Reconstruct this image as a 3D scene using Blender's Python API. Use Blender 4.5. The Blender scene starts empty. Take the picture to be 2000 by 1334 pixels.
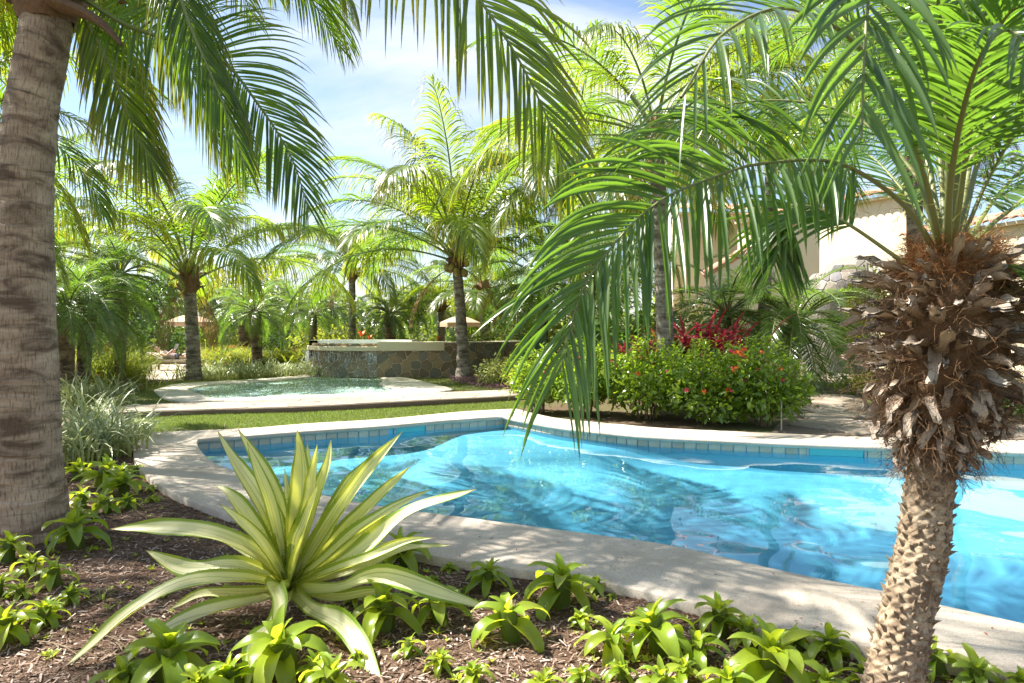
import bpy, math, random
import numpy as np
from mathutils import Vector, Matrix
from mathutils.geometry import tessellate_polygon

SC = bpy.context.scene
COL = SC.collection
rng = np.random.default_rng(7)
PI = math.pi
rad = math.radians

# ------------------------------------------------------------------ camera, sky, sun, exposure
F_PX = 1333.33; PITCH = math.atan(17/1333.33); CAM_H = 1.4
cam_d = bpy.data.cameras.new('camera'); cam = bpy.data.objects.new('camera', cam_d); COL.objects.link(cam)
cam_d.lens = 24; cam_d.sensor_width = 36; cam_d.clip_end = 2000; cam_d.clip_start = 0.05
cam.location = (0, 0, CAM_H); cam.rotation_euler = (PI/2 - PITCH, 0, 0)
cam_d.dof.use_dof = True; cam_d.dof.focus_distance = 7.0; cam_d.dof.aperture_fstop = 9.0
SC.camera = cam

SUN_EL = rad(54); SUN_DIR = Vector((-0.95, 0.31, 0)).normalized()      # towards the sun, horizontal part
sun_vec = Vector((SUN_DIR.x*math.cos(SUN_EL), SUN_DIR.y*math.cos(SUN_EL), math.sin(SUN_EL)))
sun_d = bpy.data.lights.new('sun', 'SUN'); sun = bpy.data.objects.new('sun', sun_d); COL.objects.link(sun)
sun_d.energy = 5.0; sun_d.angle = rad(0.53); sun_d.color = (1.0, 0.95, 0.87)
sun.rotation_euler = sun_vec.to_track_quat('Z', 'Y').to_euler()
sun.location = (-20, 10, 30)

world = bpy.data.worlds.new('World'); SC.world = world; world.use_nodes = True
wt = world.node_tree; wt.nodes.clear()
def wn(t, **k):
    n = wt.nodes.new(t)
    for a, b in k.items(): setattr(n, a, b)
    return n
w_out = wn('ShaderNodeOutputWorld'); w_bg = wn('ShaderNodeBackground')
w_sky = wn('ShaderNodeTexSky', sky_type='NISHITA', sun_disc=False)
w_sky.sun_elevation = SUN_EL; w_sky.sun_rotation = math.atan2(SUN_DIR.x, SUN_DIR.y)
w_sky.air_density = 1.0; w_sky.dust_density = 0.5; w_sky.ozone_density = 1.8
w_tc = wn('ShaderNodeTexCoord'); w_sep = wn('ShaderNodeSeparateXYZ'); wt.links.new(w_tc.outputs['Generated'], w_sep.inputs[0])
# clouds on a flat layer: direction divided by its height
w_mx = wn('ShaderNodeMath', operation='MAXIMUM'); w_mx.inputs[1].default_value = 0.06; wt.links.new(w_sep.outputs[2], w_mx.inputs[0])
w_ad = wn('ShaderNodeMath', operation='ADD'); w_ad.inputs[1].default_value = 0.22; wt.links.new(w_mx.outputs[0], w_ad.inputs[0])
w_dx = wn('ShaderNodeMath', operation='DIVIDE'); wt.links.new(w_sep.outputs[0], w_dx.inputs[0]); wt.links.new(w_ad.outputs[0], w_dx.inputs[1])
w_dy = wn('ShaderNodeMath', operation='DIVIDE'); wt.links.new(w_sep.outputs[1], w_dy.inputs[0]); wt.links.new(w_ad.outputs[0], w_dy.inputs[1])
w_cb = wn('ShaderNodeCombineXYZ'); wt.links.new(w_dx.outputs[0], w_cb.inputs[0]); wt.links.new(w_dy.outputs[0], w_cb.inputs[1]); w_cb.inputs[2].default_value = 0.35
w_mp = wn('ShaderNodeMapping'); w_mp.inputs['Scale'].default_value = (0.75, 1.5, 1); w_mp.inputs['Rotation'].default_value = (0, 0, 0.35); wt.links.new(w_cb.outputs[0], w_mp.inputs[0])
w_no = wn('ShaderNodeTexNoise'); w_no.inputs['Scale'].default_value = 1.15; w_no.inputs['Detail'].default_value = 9; w_no.inputs['Roughness'].default_value = 0.55; w_no.inputs['Distortion'].default_value = 0.5
wt.links.new(w_mp.outputs[0], w_no.inputs['Vector'])
w_cr = wn('ShaderNodeValToRGB'); w_cr.color_ramp.elements[0].position = 0.46; w_cr.color_ramp.elements[0].color = (0.05, 0.05, 0.05, 1)
w_cr.color_ramp.elements[1].position = 0.72; w_cr.color_ramp.elements[1].color = (0.95, 0.95, 0.95, 1)
wt.links.new(w_no.outputs['Fac'], w_cr.inputs[0])
w_mix = wn('ShaderNodeMixRGB'); w_mix.inputs[2].default_value = (5.2, 5.4, 5.9, 1)
wt.links.new(w_cr.outputs[0], w_mix.inputs[0]); wt.links.new(w_sky.outputs[0], w_mix.inputs[1])
wt.links.new(w_mix.outputs[0], w_bg.inputs[0]); w_bg.inputs[1].default_value = 0.066
wt.links.new(w_bg.outputs[0], w_out.inputs[0])

vs = SC.view_settings
vs.view_transform = 'Standard'; vs.look = 'None'; vs.gamma = 1.0; vs.use_curve_mapping = False
vs.exposure = 1.8
SC.render.engine = 'CYCLES'
SC.cycles.use_denoising = True; SC.cycles.denoiser = 'OPENIMAGEDENOISE'
SC.cycles.max_bounces = 8; SC.cycles.diffuse_bounces = 3; SC.cycles.glossy_bounces = 3
SC.cycles.transmission_bounces = 4; SC.cycles.transparent_max_bounces = 12
SC.cycles.caustics_reflective = False; SC.cycles.caustics_refractive = True; SC.cycles.blur_glossy = 0.5; sun_d.cycles.is_caustics_light = True
SC.cycles.sample_clamp_indirect = 6.0

# ------------------------------------------------------------------ photo pixel -> place in the world
CP, SP = math.cos(PITCH), math.sin(PITCH)
def ray(px, py):
    x, y, z = (px-1000)/F_PX, 1.0, (667-py)/F_PX
    return x, y*CP + z*SP, -y*SP + z*CP
def P(px, py, D):
    x, y, z = ray(px, py); return np.array([x/y*D, D, CAM_H + z/y*D])
def G(px, py, z=0.0):
    x, y, dz = ray(px, py); t = (z-CAM_H)/dz; return np.array([x*t, y*t, z])
def PX(px, D):                       # x of a pixel column at depth D
    return (px-1000)/F_PX*D
def ZY(py, D):                       # height of a pixel row at depth D
    return P(1000, py, D)[2]

# ------------------------------------------------------------------ mesh helpers
def nrm(a): return a/np.maximum(np.linalg.norm(a, axis=-1, keepdims=True), 1e-9)
class MB:
    def __init__(s): s.V = []; s.F = []; s.L = []; s.M = []; s.n = 0
    def add(s, V, F, L=None, mi=0):
        V = np.asarray(V, float).reshape(-1, 3); F = np.asarray(F, int)
        if len(F) == 0: return s
        s.V.append(V); s.F.append(F + s.n); s.M.append((len(F), mi))
        s.L.append(np.zeros((len(V), 3)) if L is None else np.asarray(L, float).reshape(-1, 3)); s.n += len(V)
        return s
    def grid(s, Pt, L=None, mi=0, closed=False):
        """Pt (n,m,3) -> quads"""
        n, m = Pt.shape[:2]
        i = np.arange(n*m).reshape(n, m)
        F = np.stack([i[:-1, :-1], i[:-1, 1:], i[1:, 1:], i[1:, :-1]], -1).reshape(-1, 4)
        if L is None:
            u, v = np.meshgrid(np.linspace(0, 1, m), np.linspace(0, 1, n)); L = np.stack([u, v, u*0], -1)
        s.add(Pt, F, L, mi)
        return s
    def box(s, c, h, R=None, mi=0, L=None):
        c = np.asarray(c, float); h = np.asarray(h, float)
        V = np.array([[x, y, z] for x in (-1, 1) for y in (-1, 1) for z in (-1, 1)])*h
        if R is not None: V = V @ np.asarray(R).T
        F = [[0, 1, 3, 2], [4, 6, 7, 5], [0, 4, 5, 1], [2, 3, 7, 6], [0, 2, 6, 4], [1, 5, 7, 3]]
        return s.add(V + c, F, None if L is None else np.tile(L, (8, 1)), mi)
    def poly(s, pts, mi=0, L=None):
        """flat polygon, tessellated; level ones face up"""
        T = np.array(tessellate_polygon([[Vector(p) for p in pts]])); A = np.asarray(pts, float)
        nz = np.cross(A[T[:, 1]]-A[T[:, 0]], A[T[:, 2]]-A[T[:, 0]])[:, 2].sum()
        if nz < 0: T = T[:, ::-1]
        return s.add(pts, np.array(T), L, mi)
    def mesh(s, name, mats, smooth=True):
        me = bpy.data.meshes.new(name)
        if s.n:
            V = np.concatenate(s.V); me.vertices.add(len(V)); me.vertices.foreach_set('co', V.ravel())
            nl = sum(f.size for f in s.F); nf = sum(len(f) for f in s.F)
            me.loops.add(nl); me.loops.foreach_set('vertex_index', np.concatenate([f.ravel() for f in s.F]))
            tot = np.concatenate([np.full(len(f), f.shape[1]) for f in s.F]); st = np.concatenate([[0], np.cumsum(tot)[:-1]])
            me.polygons.add(nf); me.polygons.foreach_set('loop_start', st); me.polygons.foreach_set('loop_total', tot)
            me.polygons.foreach_set('material_index', np.concatenate([np.full(n, m) for n, m in s.M]))
            me.polygons.foreach_set('use_smooth', np.full(nf, smooth))
            a = me.attributes.new('luv', 'FLOAT_VECTOR', 'POINT'); a.data.foreach_set('vector', np.concatenate(s.L).ravel())
            me.update(calc_edges=True); me.validate()
        for m in (mats if isinstance(mats, (list, tuple)) else [mats]): me.materials.append(m)
        return me
def ob(name, me, parent=None, loc=None, rotz=None, scale=None, **props):
    o = bpy.data.objects.new(name, me); COL.objects.link(o)
    if parent is not None: o.parent = parent
    if loc is not None: o.location = tuple(float(v) for v in loc)
    if rotz is not None: o.rotation_euler = (0, 0, rotz) if np.isscalar(rotz) else tuple(rotz)
    if scale is not None: o.scale = (scale,)*3 if np.isscalar(scale) else tuple(scale)
    for k, v in props.items():
        if v is not None: o[k] = v
    return o
def thing(name, label, cat, loc=(0, 0, 0), group=None):
    return ob(name, None, None, loc, label=label, category=cat, group=group)

def catmull(pts, n):
    """smooth curve through pts, n samples evenly spaced"""
    p = np.asarray(pts, float)
    if len(p) == 2: p = np.array([p[0], (p[0]+p[1])/2, p[1]])
    q = np.vstack([2*p[0]-p[1], p, 2*p[-1]-p[-2]]); out = []
    for i in range(1, len(q)-2):
        t = np.linspace(0, 1, 16, endpoint=False)[:, None]
        a, b, c, d = q[i-1], q[i], q[i+1], q[i+2]
        out.append(0.5*((2*b) + (c-a)*t + (2*a-5*b+4*c-d)*t**2 + (3*b-a-3*c+d)*t**3))
    out = np.vstack(out + [p[-1:]])
    s = np.concatenate([[0], np.cumsum(np.linalg.norm(np.diff(out, axis=0), axis=1))])
    x = np.linspace(0, s[-1], n)
    return np.stack([np.interp(x, s, out[:, k]) for k in range(3)], 1)
def frames(C, up=(0, 0, 1)):
    T = nrm(np.gradient(C, axis=0)); up = np.asarray(up, float)
    S = np.cross(T, up); bad = np.linalg.norm(S, axis=1) < 0.05
    S[bad] = [1e-3, 1, 0]; S = nrm(S)
    for i in range(1, len(S)):                      # keep the side vector from flipping
        if np.dot(S[i], S[i-1]) < 0: S[i] = -S[i]
    S = nrm(S - T*np.sum(S*T, 1, keepdims=True))
    return T, S, np.cross(S, T)
def tube(mb, C, r, m=8, mi=0, cap=False, rfun=None, up=(0, 0, 1), flat=1.0, L=None):
    C = np.asarray(C, float); T, S, U = frames(C, up)
    r = np.broadcast_to(np.asarray(r, float), (len(C),)); a = np.linspace(0, 2*PI, m+1)
    R = np.repeat(r[:, None], m+1, 1)
    if rfun is not None: R = R*rfun(np.linspace(0, 1, len(C))[:, None], a[None, :])
    Pt = C[:, None] + R[..., None]*(np.cos(a)[None, :, None]*S[:, None] + flat*np.sin(a)[None, :, None]*U[:, None])
    lu = None
    if L is not None:
        u, v = np.meshgrid(np.linspace(0, 1, m+1), np.linspace(0, 1, len(C))); lu = np.stack([u, v*L, u*0], -1)
    mb.grid(Pt, lu, mi)
    if cap:
        for k in (0, -1): mb.add(np.vstack([Pt[k, :-1], C[k:k+1] if k == 0 else C[-1:]]), [[i, (i+1) % m, m] for i in range(m)], None, mi)
    return Pt
def bez(pts, n):
    return catmull(pts, n)
def inpoly(X, Y, poly):
    poly = np.asarray(poly)[:, :2]; x1, y1 = poly[:, 0], poly[:, 1]; x2, y2 = np.roll(x1, -1), np.roll(y1, -1)
    r = np.zeros(np.shape(X), bool)
    for a, b, c, d in zip(x1, y1, x2, y2):
        if b == d: continue
        r ^= ((b > Y) != (d > Y)) & (X < (c-a)*(Y-b)/(d-b) + a)
    return r
def scatter(mb, V, F, pos, R, sc, rnd=None, mi=0, L=None):
    """copies of a small template: pos (K,3), R (K,3,3), sc (K,) or (K,3)"""
    K = len(pos); V = np.asarray(V, float); sc = np.asarray(sc, float)
    if sc.ndim == 1: sc = sc[:, None]
    W = np.einsum('kij,kvj->kvi', R, V[None]*sc[:, None, :]) + pos[:, None]
    F = np.asarray(F); FF = (F[None] + (np.arange(K)*len(V))[:, None, None]).reshape(-1, F.shape[1])
    Lk = np.tile((np.zeros((len(V), 3)) if L is None else np.asarray(L, float))[None], (K, 1, 1)).copy()
    if rnd is not None: Lk[:, :, 2] = np.asarray(rnd)[:, None]
    mb.add(W.reshape(-1, 3), FF, Lk.reshape(-1, 3), mi)
def rot_from(d, n):
    """K rotation matrices whose x axis is d and z axis is close to n"""
    d = nrm(d); y = nrm(np.cross(n, d)); z = np.cross(d, y)
    return np.stack([d, y, z], -1)
def rnd_dirs(K, r=rng):
    v = r.normal(size=(K, 3)); return nrm(v)

# ------------------------------------------------------------------ materials
def new_mat(name):
    m = bpy.data.materials.new(name); m.use_nodes = True; m.node_tree.nodes.clear(); return m, m.node_tree
def N(nt, t, ins=None, **k):
    n = nt.nodes.new(t)
    for a, b in k.items(): setattr(n, a, b)
    for a, b in (ins or {}).items():
        if isinstance(b, bpy.types.NodeSocket): nt.links.new(b, n.inputs[a])
        else: n.inputs[a].default_value = b
    return n
def rgba(c): return (c[0], c[1], c[2], 1.0)
def ramp(nt, fac, stops, interp='LINEAR'):
    n = N(nt, 'ShaderNodeValToRGB', {0: fac}); cr = n.color_ramp; cr.interpolation = interp
    while len(cr.elements) < len(stops): cr.elements.new(0.5)
    for e, (p, c) in zip(cr.elements, stops): e.position = p; e.color = rgba(c) if not np.isscalar(c) else (c, c, c, 1)
    return n.outputs[0]
def mixc(nt, f, a, b, mode='MIX'):
    n = nt.nodes.new('ShaderNodeMixRGB'); n.blend_type = mode
    for i, v in enumerate((f, a, b)):
        if isinstance(v, bpy.types.NodeSocket): nt.links.new(v, n.inputs[i])
        else: n.inputs[i].default_value = v if i == 0 else rgba(v)
    return n.outputs[0]
def mth(nt, op, a, b=0.0):
    n = nt.nodes.new('ShaderNodeMath'); n.operation = op
    for i, v in enumerate((a, b)):
        if isinstance(v, bpy.types.NodeSocket): nt.links.new(v, n.inputs[i])
        else: n.inputs[i].default_value = v
    return n.outputs[0]
def luv(nt):
    a = N(nt, 'ShaderNodeAttribute', attribute_name='luv'); s = N(nt, 'ShaderNodeSeparateXYZ', {0: a.outputs['Vector']})
    return a.outputs['Vector'], s.outputs[0], s.outputs[1], s.outputs[2]
def noise(nt, scale, detail=4, rough=0.55, vec=None, dist=0.0, mp=None):
    if vec is None: vec = N(nt, 'ShaderNodeTexCoord').outputs['Object']
    if mp is not None: vec = N(nt, 'ShaderNodeMapping', {0: vec, 'Scale': mp}).outputs[0]
    return N(nt, 'ShaderNodeTexNoise', {'Vector': vec, 'Scale': scale, 'Detail': detail, 'Roughness': rough, 'Distortion': dist}).outputs['Fac']
def finish(m, nt, col, rough=0.7, bump=None, bd=0.01, bs=0.5, spec=0.4, trans=None, tf=0.45, metallic=0.0):
    p = N(nt, 'ShaderNodeBsdfPrincipled')
    for key, v in (('Base Color', col), ('Roughness', rough)):
        if isinstance(v, bpy.types.NodeSocket): nt.links.new(v, p.inputs[key])
        else: p.inputs[key].default_value = rgba(v) if key == 'Base Color' else v
    p.inputs['Specular IOR Level'].default_value = spec; p.inputs['Metallic'].default_value = metallic
    if bump is not None:
        b = N(nt, 'ShaderNodeBump', {'Height': bump, 'Distance': bd, 'Strength': bs}); nt.links.new(b.outputs[0], p.inputs['Normal'])
    out = p.outputs[0]
    if trans is not None:
        t = N(nt, 'ShaderNodeBsdfTranslucent')
        if isinstance(trans, bpy.types.NodeSocket): nt.links.new(trans, t.inputs[0])
        else: t.inputs[0].default_value = rgba(trans)
        out = N(nt, 'ShaderNodeMixShader', {0: tf, 1: out, 2: t.outputs[0]}).outputs[0]
    o = N(nt, 'ShaderNodeOutputMaterial'); nt.links.new(out, o.inputs[0]); return m
def solid(name, c1, c2=None, scale=8.0, rough=0.8, bump=0.0, bd=0.01, spec=0.3, detail=5, metallic=0.0):
    m, nt = new_mat(name); f = noise(nt, scale, detail)
    col = mixc(nt, f, c1, c2 or tuple(x*0.7 for x in c1))
    return finish(m, nt, col, rough, f if bump else None, bd, bump, spec, metallic=metallic)
def leaf_mat(name, g1, g2, tip, tcol, tf=0.45, rough=0.38, spec=0.5, tip_at=0.75, objvar=0.25):
    """g1..g2 by leaf, tip colour near the end; translucent colour tcol"""
    m, nt = new_mat(name); _, u, v, r = luv(nt)
    oi = N(nt, 'ShaderNodeObjectInfo').outputs['Random']
    k = mth(nt, 'ADD', mth(nt, 'MULTIPLY', r, 1-objvar), mth(nt, 'MULTIPLY', oi, objvar))
    c = mixc(nt, k, g1, g2)
    tk = ramp(nt, v, [(tip_at, 0.0), (1.0, 1.0)])
    tk = mth(nt, 'MULTIPLY', tk, mth(nt, 'MULTIPLY', k, 1.2))
    c2 = mixc(nt, tk, c, tip)
    t1 = mixc(nt, k, tuple(x*0.8 for x in tcol), tuple(min(x*1.25, 1) for x in tcol))
    t2 = mixc(nt, tk, t1, tuple(min(x*2.2, 0.9) for x in tip))
    return finish(m, nt, c2, rough, None, spec=spec, trans=t2, tf=tf)

M = {}
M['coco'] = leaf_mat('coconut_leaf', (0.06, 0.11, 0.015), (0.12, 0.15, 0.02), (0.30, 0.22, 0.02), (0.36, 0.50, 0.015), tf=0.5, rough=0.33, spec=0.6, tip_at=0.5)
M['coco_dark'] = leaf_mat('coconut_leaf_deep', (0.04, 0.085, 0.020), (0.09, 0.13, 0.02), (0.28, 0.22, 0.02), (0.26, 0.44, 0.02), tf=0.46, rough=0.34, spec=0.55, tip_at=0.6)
M['date'] = leaf_mat('date_leaf', (0.05, 0.095, 0.022), (0.09, 0.13, 0.03), (0.25, 0.20, 0.04), (0.24, 0.42, 0.03), tf=0.42, rough=0.22, spec=0.7, tip_at=0.9)
M['date_near'] = leaf_mat('date_leaf_near', (0.045, 0.10, 0.028), (0.08, 0.13, 0.03), (0.30, 0.22, 0.04), (0.22, 0.42, 0.03), tf=0.40, rough=0.3, spec=0.6, tip_at=0.93)
M['dry'] = leaf_mat('dry_frond', (0.30, 0.20, 0.10), (0.22, 0.14, 0.07), (0.3, 0.2, 0.1), (0.35, 0.2, 0.08), tf=0.3, rough=.8, spec=.2)
M['rachis'] = solid('frond_stem', (0.20, 0.24, 0.06), (0.12, 0.16, 0.04), 6, 0.4, spec=0.5)
M['rachis_date'] = solid('date_stem', (0.13, 0.16, 0.05), (0.22, 0.22, 0.07), 9, 0.45, spec=0.5)
M['fibre'] = solid('palm_fibre', (0.24, 0.14, 0.072), (0.095, 0.052, 0.026), 30, 0.9, 0.8, 0.02)
M['fibre_or'] = solid('palm_fibre_orange', (0.42, 0.20, 0.07), (0.24, 0.10, 0.035), 40, 0.85)
M['nut'] = solid('green_coconut', (0.22, 0.22, 0.05), (0.30, 0.16, 0.05), 5, 0.4, spec=0.5)

# ------------------------------------------------------------------ fronds and palms
def leaflets(C, K, Lmax, wmax, ang=(62, 25), vlift=18, droop=1.0, across=3, nseg=6, start=0.16, prof=None, r=rng, up=(0, 0, 1), fold=0.45, jit=0.05, group=1, curl=0.0, end=0.985):
    """leaflets in two rows along the curve C: (2K, nseg+1, across, 3) and luv"""
    n = len(C); T, S, U = frames(C, up)
    t = np.linspace(start, end, K); t = np.repeat(t, 2) + r.normal(0, 0.25/K, 2*K); t = np.clip(t, 0, 0.999)
    s = np.tile([1.0, -1.0], K); x = t*(n-1); i = x.astype(int); f = (x-i)[:, None]; i1 = np.minimum(i+1, n-1)
    lp = lambda A: A[i]*(1-f) + A[i1]*f
    pos, Tt, St, Ut = lp(C), nrm(lp(T)), nrm(lp(S)), nrm(lp(U))
    q = (t-start)/(1-start)
    a = np.radians(ang[0] + (ang[1]-ang[0])*q**1.5) + r.normal(0, jit, 2*K)
    v = np.radians(vlift) + r.normal(0, jit*2.0, 2*K)
    side = s[:, None]*St*np.cos(v)[:, None] + Ut*np.sin(v)[:, None]
    d = nrm(np.cos(a)[:, None]*Tt + np.sin(a)[:, None]*side)
    w = nrm(np.sin(a)[:, None]*Tt - np.cos(a)[:, None]*side)
    tw = r.normal(0, 0.22, 2*K)[:, None]
    w = nrm(w*np.cos(tw) + np.cross(d, w)*np.sin(tw))
    pr = (np.interp(q, [0, .12, .35, .7, .9, 1], [.45, .75, 1, .85, .55, .35]) if prof is None else np.interp(q, *prof))
    Ln = Lmax*pr*(1 + r.normal(0, 0.06, 2*K)); st = (Ln/nseg)[:, None]
    W = wmax*np.interp(q, [0, .1, .8, 1], [.6, 1, .85, .5])
    dr = droop*(1 + r.normal(0, 0.22, 2*K))[:, None]
    pts = [pos]; dirs = [d]; ws = [w]; g = np.array([0, 0, -1.0])
    for k in range(nseg):
        d = nrm(d + g*dr*(Ln[:, None]**0.5)*((k+0.6)/nseg)*(2.2/nseg) + curl*Ut/nseg)
        w = nrm(w - d*np.sum(w*d, 1, keepdims=True))
        pts.append(pts[-1] + d*st); dirs.append(d); ws.append(w)
    Cn = np.stack(pts, 1); Wd = np.stack(ws, 1); D = np.stack(dirs, 1); Nn = np.cross(D, Wd)
    vv = np.linspace(0, 1, nseg+1); wp = np.interp(vv, [0, .12, .45, .8, 1], [.45, .95, 1, .62, .03])
    us = np.linspace(-1, 1, across)
    hw = (W[:, None]*0.5*wp[None, :])[..., None, None]
    Pt = Cn[:, :, None] + us[None, None, :, None]*hw*Wd[:, :, None] + np.abs(us)[None, None, :, None]*hw*fold*Nn[:, :, None]*np.where(s > 0, 1, -1)[:, None, None, None]
    L = np.zeros(Pt.shape); L[..., 0] = (us+1)[None, None]/2; L[..., 1] = vv[None, :, None]; L[..., 2] = r.random(2*K)[:, None, None]
    return Pt, L
def add_strips(mb, Pt, L, mi=0):
    K, n, m = Pt.shape[:3]; i = np.arange(K*n*m).reshape(K, n, m)
    F = np.stack([i[:, :-1, :-1], i[:, :-1, 1:], i[:, 1:, 1:], i[:, 1:, :-1]], -1).reshape(-1, 4)
    mb.add(Pt.reshape(-1, 3), F, L.reshape(-1, 3), mi)
def arc_curve(L, e0, bend, n=26, sway=0.0, pw=1.3):
    t = np.linspace(0, 1, n); e = e0 - bend*t**pw
    d = np.stack([np.cos(e), sway*t, np.sin(e)], 1); C = np.cumsum(d, 0)*L/(n-1); return C - C[0]
def coco_frond(L, e0, bend, K=62, r=rng, nseg=5, across=2, sway=0.0, w=0.025, droop=1.1):
    mb = MB(); C = arc_curve(L, e0, bend, 26, sway)
    Pt, lu = leaflets(C, K, 0.275*L, w, (60, 14), 16, droop, across, nseg, 0.2, r=r)
    add_strips(mb, Pt, lu, 0)
    tube(mb, C, np.interp(np.linspace(0, 1, 26), [0, .1, 1], [.045, .026, .004])*L/3.5, 5, 1, flat=0.7)
    return mb
def date_frond(L, e0, bend, K=52, r=rng, nseg=4, across=2, w=0.02, droop=0.7, lf=0.20):
    mb = MB(); C = arc_curve(L, e0, bend, 22, r.normal(0, .1))
    Pt, lu = leaflets(C, K, lf*L, w, (58, 25), 16, droop, across, nseg, 0.14, r=r)
    add_strips(mb, Pt, lu, 0)
    tube(mb, C, np.interp(np.linspace(0, 1, 22), [0, 1], [.02, .003])*L/1.6, 4, 1)
    return mb
r1 = np.random.default_rng(3)
COCO = {}; DATE = {}
for k, e in enumerate(np.radians([82, 66, 50, 34, 18, 2, -18, -38])):
    for j in range(2):
        b = rad((66, 72, 78, 80, 76, 66, 55, 40)[k]) + r1.normal(0, .12)
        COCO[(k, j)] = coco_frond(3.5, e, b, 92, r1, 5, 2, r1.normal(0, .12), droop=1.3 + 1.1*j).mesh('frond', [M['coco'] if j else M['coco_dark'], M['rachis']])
        DATE[(k, j)] = date_frond(1.7, e, rad(95 + 5*k if k < 5 else 75) + r1.normal(0, .12), 80, r1, w=.0115).mesh('frond', [M['date'], M['rachis_date']])

DRYF = coco_frond(3.3, rad(-30), rad(50), 60, r1, 5, 2, .1, droop=2.2).mesh('frond', [M['dry'], M['fibre']])
def trunk_mat(name, c_light, c_mid, c_dark, ring=30.0, crack=(26, 3.0), bd=0.012, ck=0.7):
    m, nt = new_mat(name); vec, u, v, _ = luv(nt)
    n1 = noise(nt, 1.0, 6, 0.65, vec, 0.3, (crack[0]*2, crack[1]*3, 1))         # vertical fibres
    n2 = noise(nt, 1.0, 5, 0.6, vec, 0.6, (3.5, 9.0, 1))                     # patches
    n3 = noise(nt, 1.0, 4, 0.6, vec, 0.3, (2.2, ring, 1))                      # broken rings
    c = ramp(nt, n2, [(0.36, c_dark), (0.5, c_mid), (0.64, c_light)])
    c = mixc(nt, ramp(nt, n1, [(0.36, ck), (0.5, 0.0)]), c, tuple(x*0.6 for x in c_dark))
    c = mixc(nt, ramp(nt, n3, [(0.60, 0.0), (0.70, 0.75)]), c, tuple(x*0.5 for x in c_dark))
    h = mth(nt, 'ADD', mth(nt, 'MULTIPLY', n1, 0.7), mth(nt, 'MULTIPLY', n3, -0.6))
    return finish(m, nt, c, 0.85, h, bd, 0.9, 0.2)
M['bark'] = trunk_mat('coconut_bark', (0.38, 0.34, 0.29), (0.25, 0.21, 0.17), (0.10, 0.08, 0.065))
M['bark_near'] = trunk_mat('coconut_bark_near', (0.50, 0.385, 0.27), (0.37, 0.275, 0.185), (0.14, 0.095, 0.062), 22, (52, 4.0), 0.02, .65)
M['bark_date'] = trunk_mat('date_bark', (0.26, 0.20, 0.13), (0.17, 0.12, 0.08), (0.06, 0.045, 0.03), 40)

def ringed_trunk(mb, C, r, m=14, step=0.09, amp=0.05, seed=0, L=None, irr=0.5):
    q = np.random.default_rng(seed); H = np.linalg.norm(np.diff(C, axis=0), axis=1).sum()
    pos = [0.0]
    while pos[-1] < H: pos.append(pos[-1] + step*(1 + q.uniform(-irr, irr)))
    pos = np.array(pos); ph = q.uniform(0, 6.28, 4)
    def rf(v, a):
        s = v*H + 0.016*np.sin(a + ph[0]) + 0.008*np.sin(3*a + ph[1] + v*9) + 0.005*np.sin(7*a + v*20)
        k = np.clip(np.searchsorted(pos, s) - 1, 0, len(pos)-2); fr = (s-pos[k])/(pos[k+1]-pos[k])
        lip = np.interp(fr, [0, .08, .8, 1], [-1.0, .25, .55, 1.0])
        return 1 + amp*lip*(0.7 + 0.5*np.sin(k*2.3 + a*2)) + 0.012*np.sin(5*a + v*31) + 0.012*np.sin(9*a - v*47 + ph[2])
    return tube(mb, C, r, m, 0, rfun=rf, L=H if L is None else L)

def crown_lumps(seed, s=1.0, kind='coco'):
    """the sheaths, stubs and fibre under a crown"""
    q = np.random.default_rng(seed); mb = MB()
    C = np.array([[0, 0, -0.28*s], [0, 0, 0.0], [0, 0, 0.35*s], [0, 0, .6*s]]); C = catmull(C, 10)
    tube(mb, C, np.interp(np.linspace(0, 1, 10), [0, .35, .7, 1], [.13, .24, .19, .07])*s, 12, rfun=lambda v, a: 1 + .12*np.sin(5*a + v*8) + .06*np.sin(11*a - 13*v))
    for k in range(16):
        a = k*2.399 + q.normal(0, .2); d = np.array([math.cos(a), math.sin(a), 0]); z = q.uniform(-.2, .25)*s
        Ck = np.array([d*.13*s + [0, 0, z], d*(.24 + q.uniform(0, .08))*s + [0, 0, z + .10*s], d*q.uniform(.28, .46)*s + [0, 0, z + q.uniform(-.12, .3)*s]])
        tube(mb, catmull(Ck, 5), np.array([.09, .07, .05, .04, .025])*s, 5, cap=True, flat=0.45)
    return mb
LUMP = {k: crown_lumps(k).mesh('leaf_sheath', M['fibre']) for k in range(3)}

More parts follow.
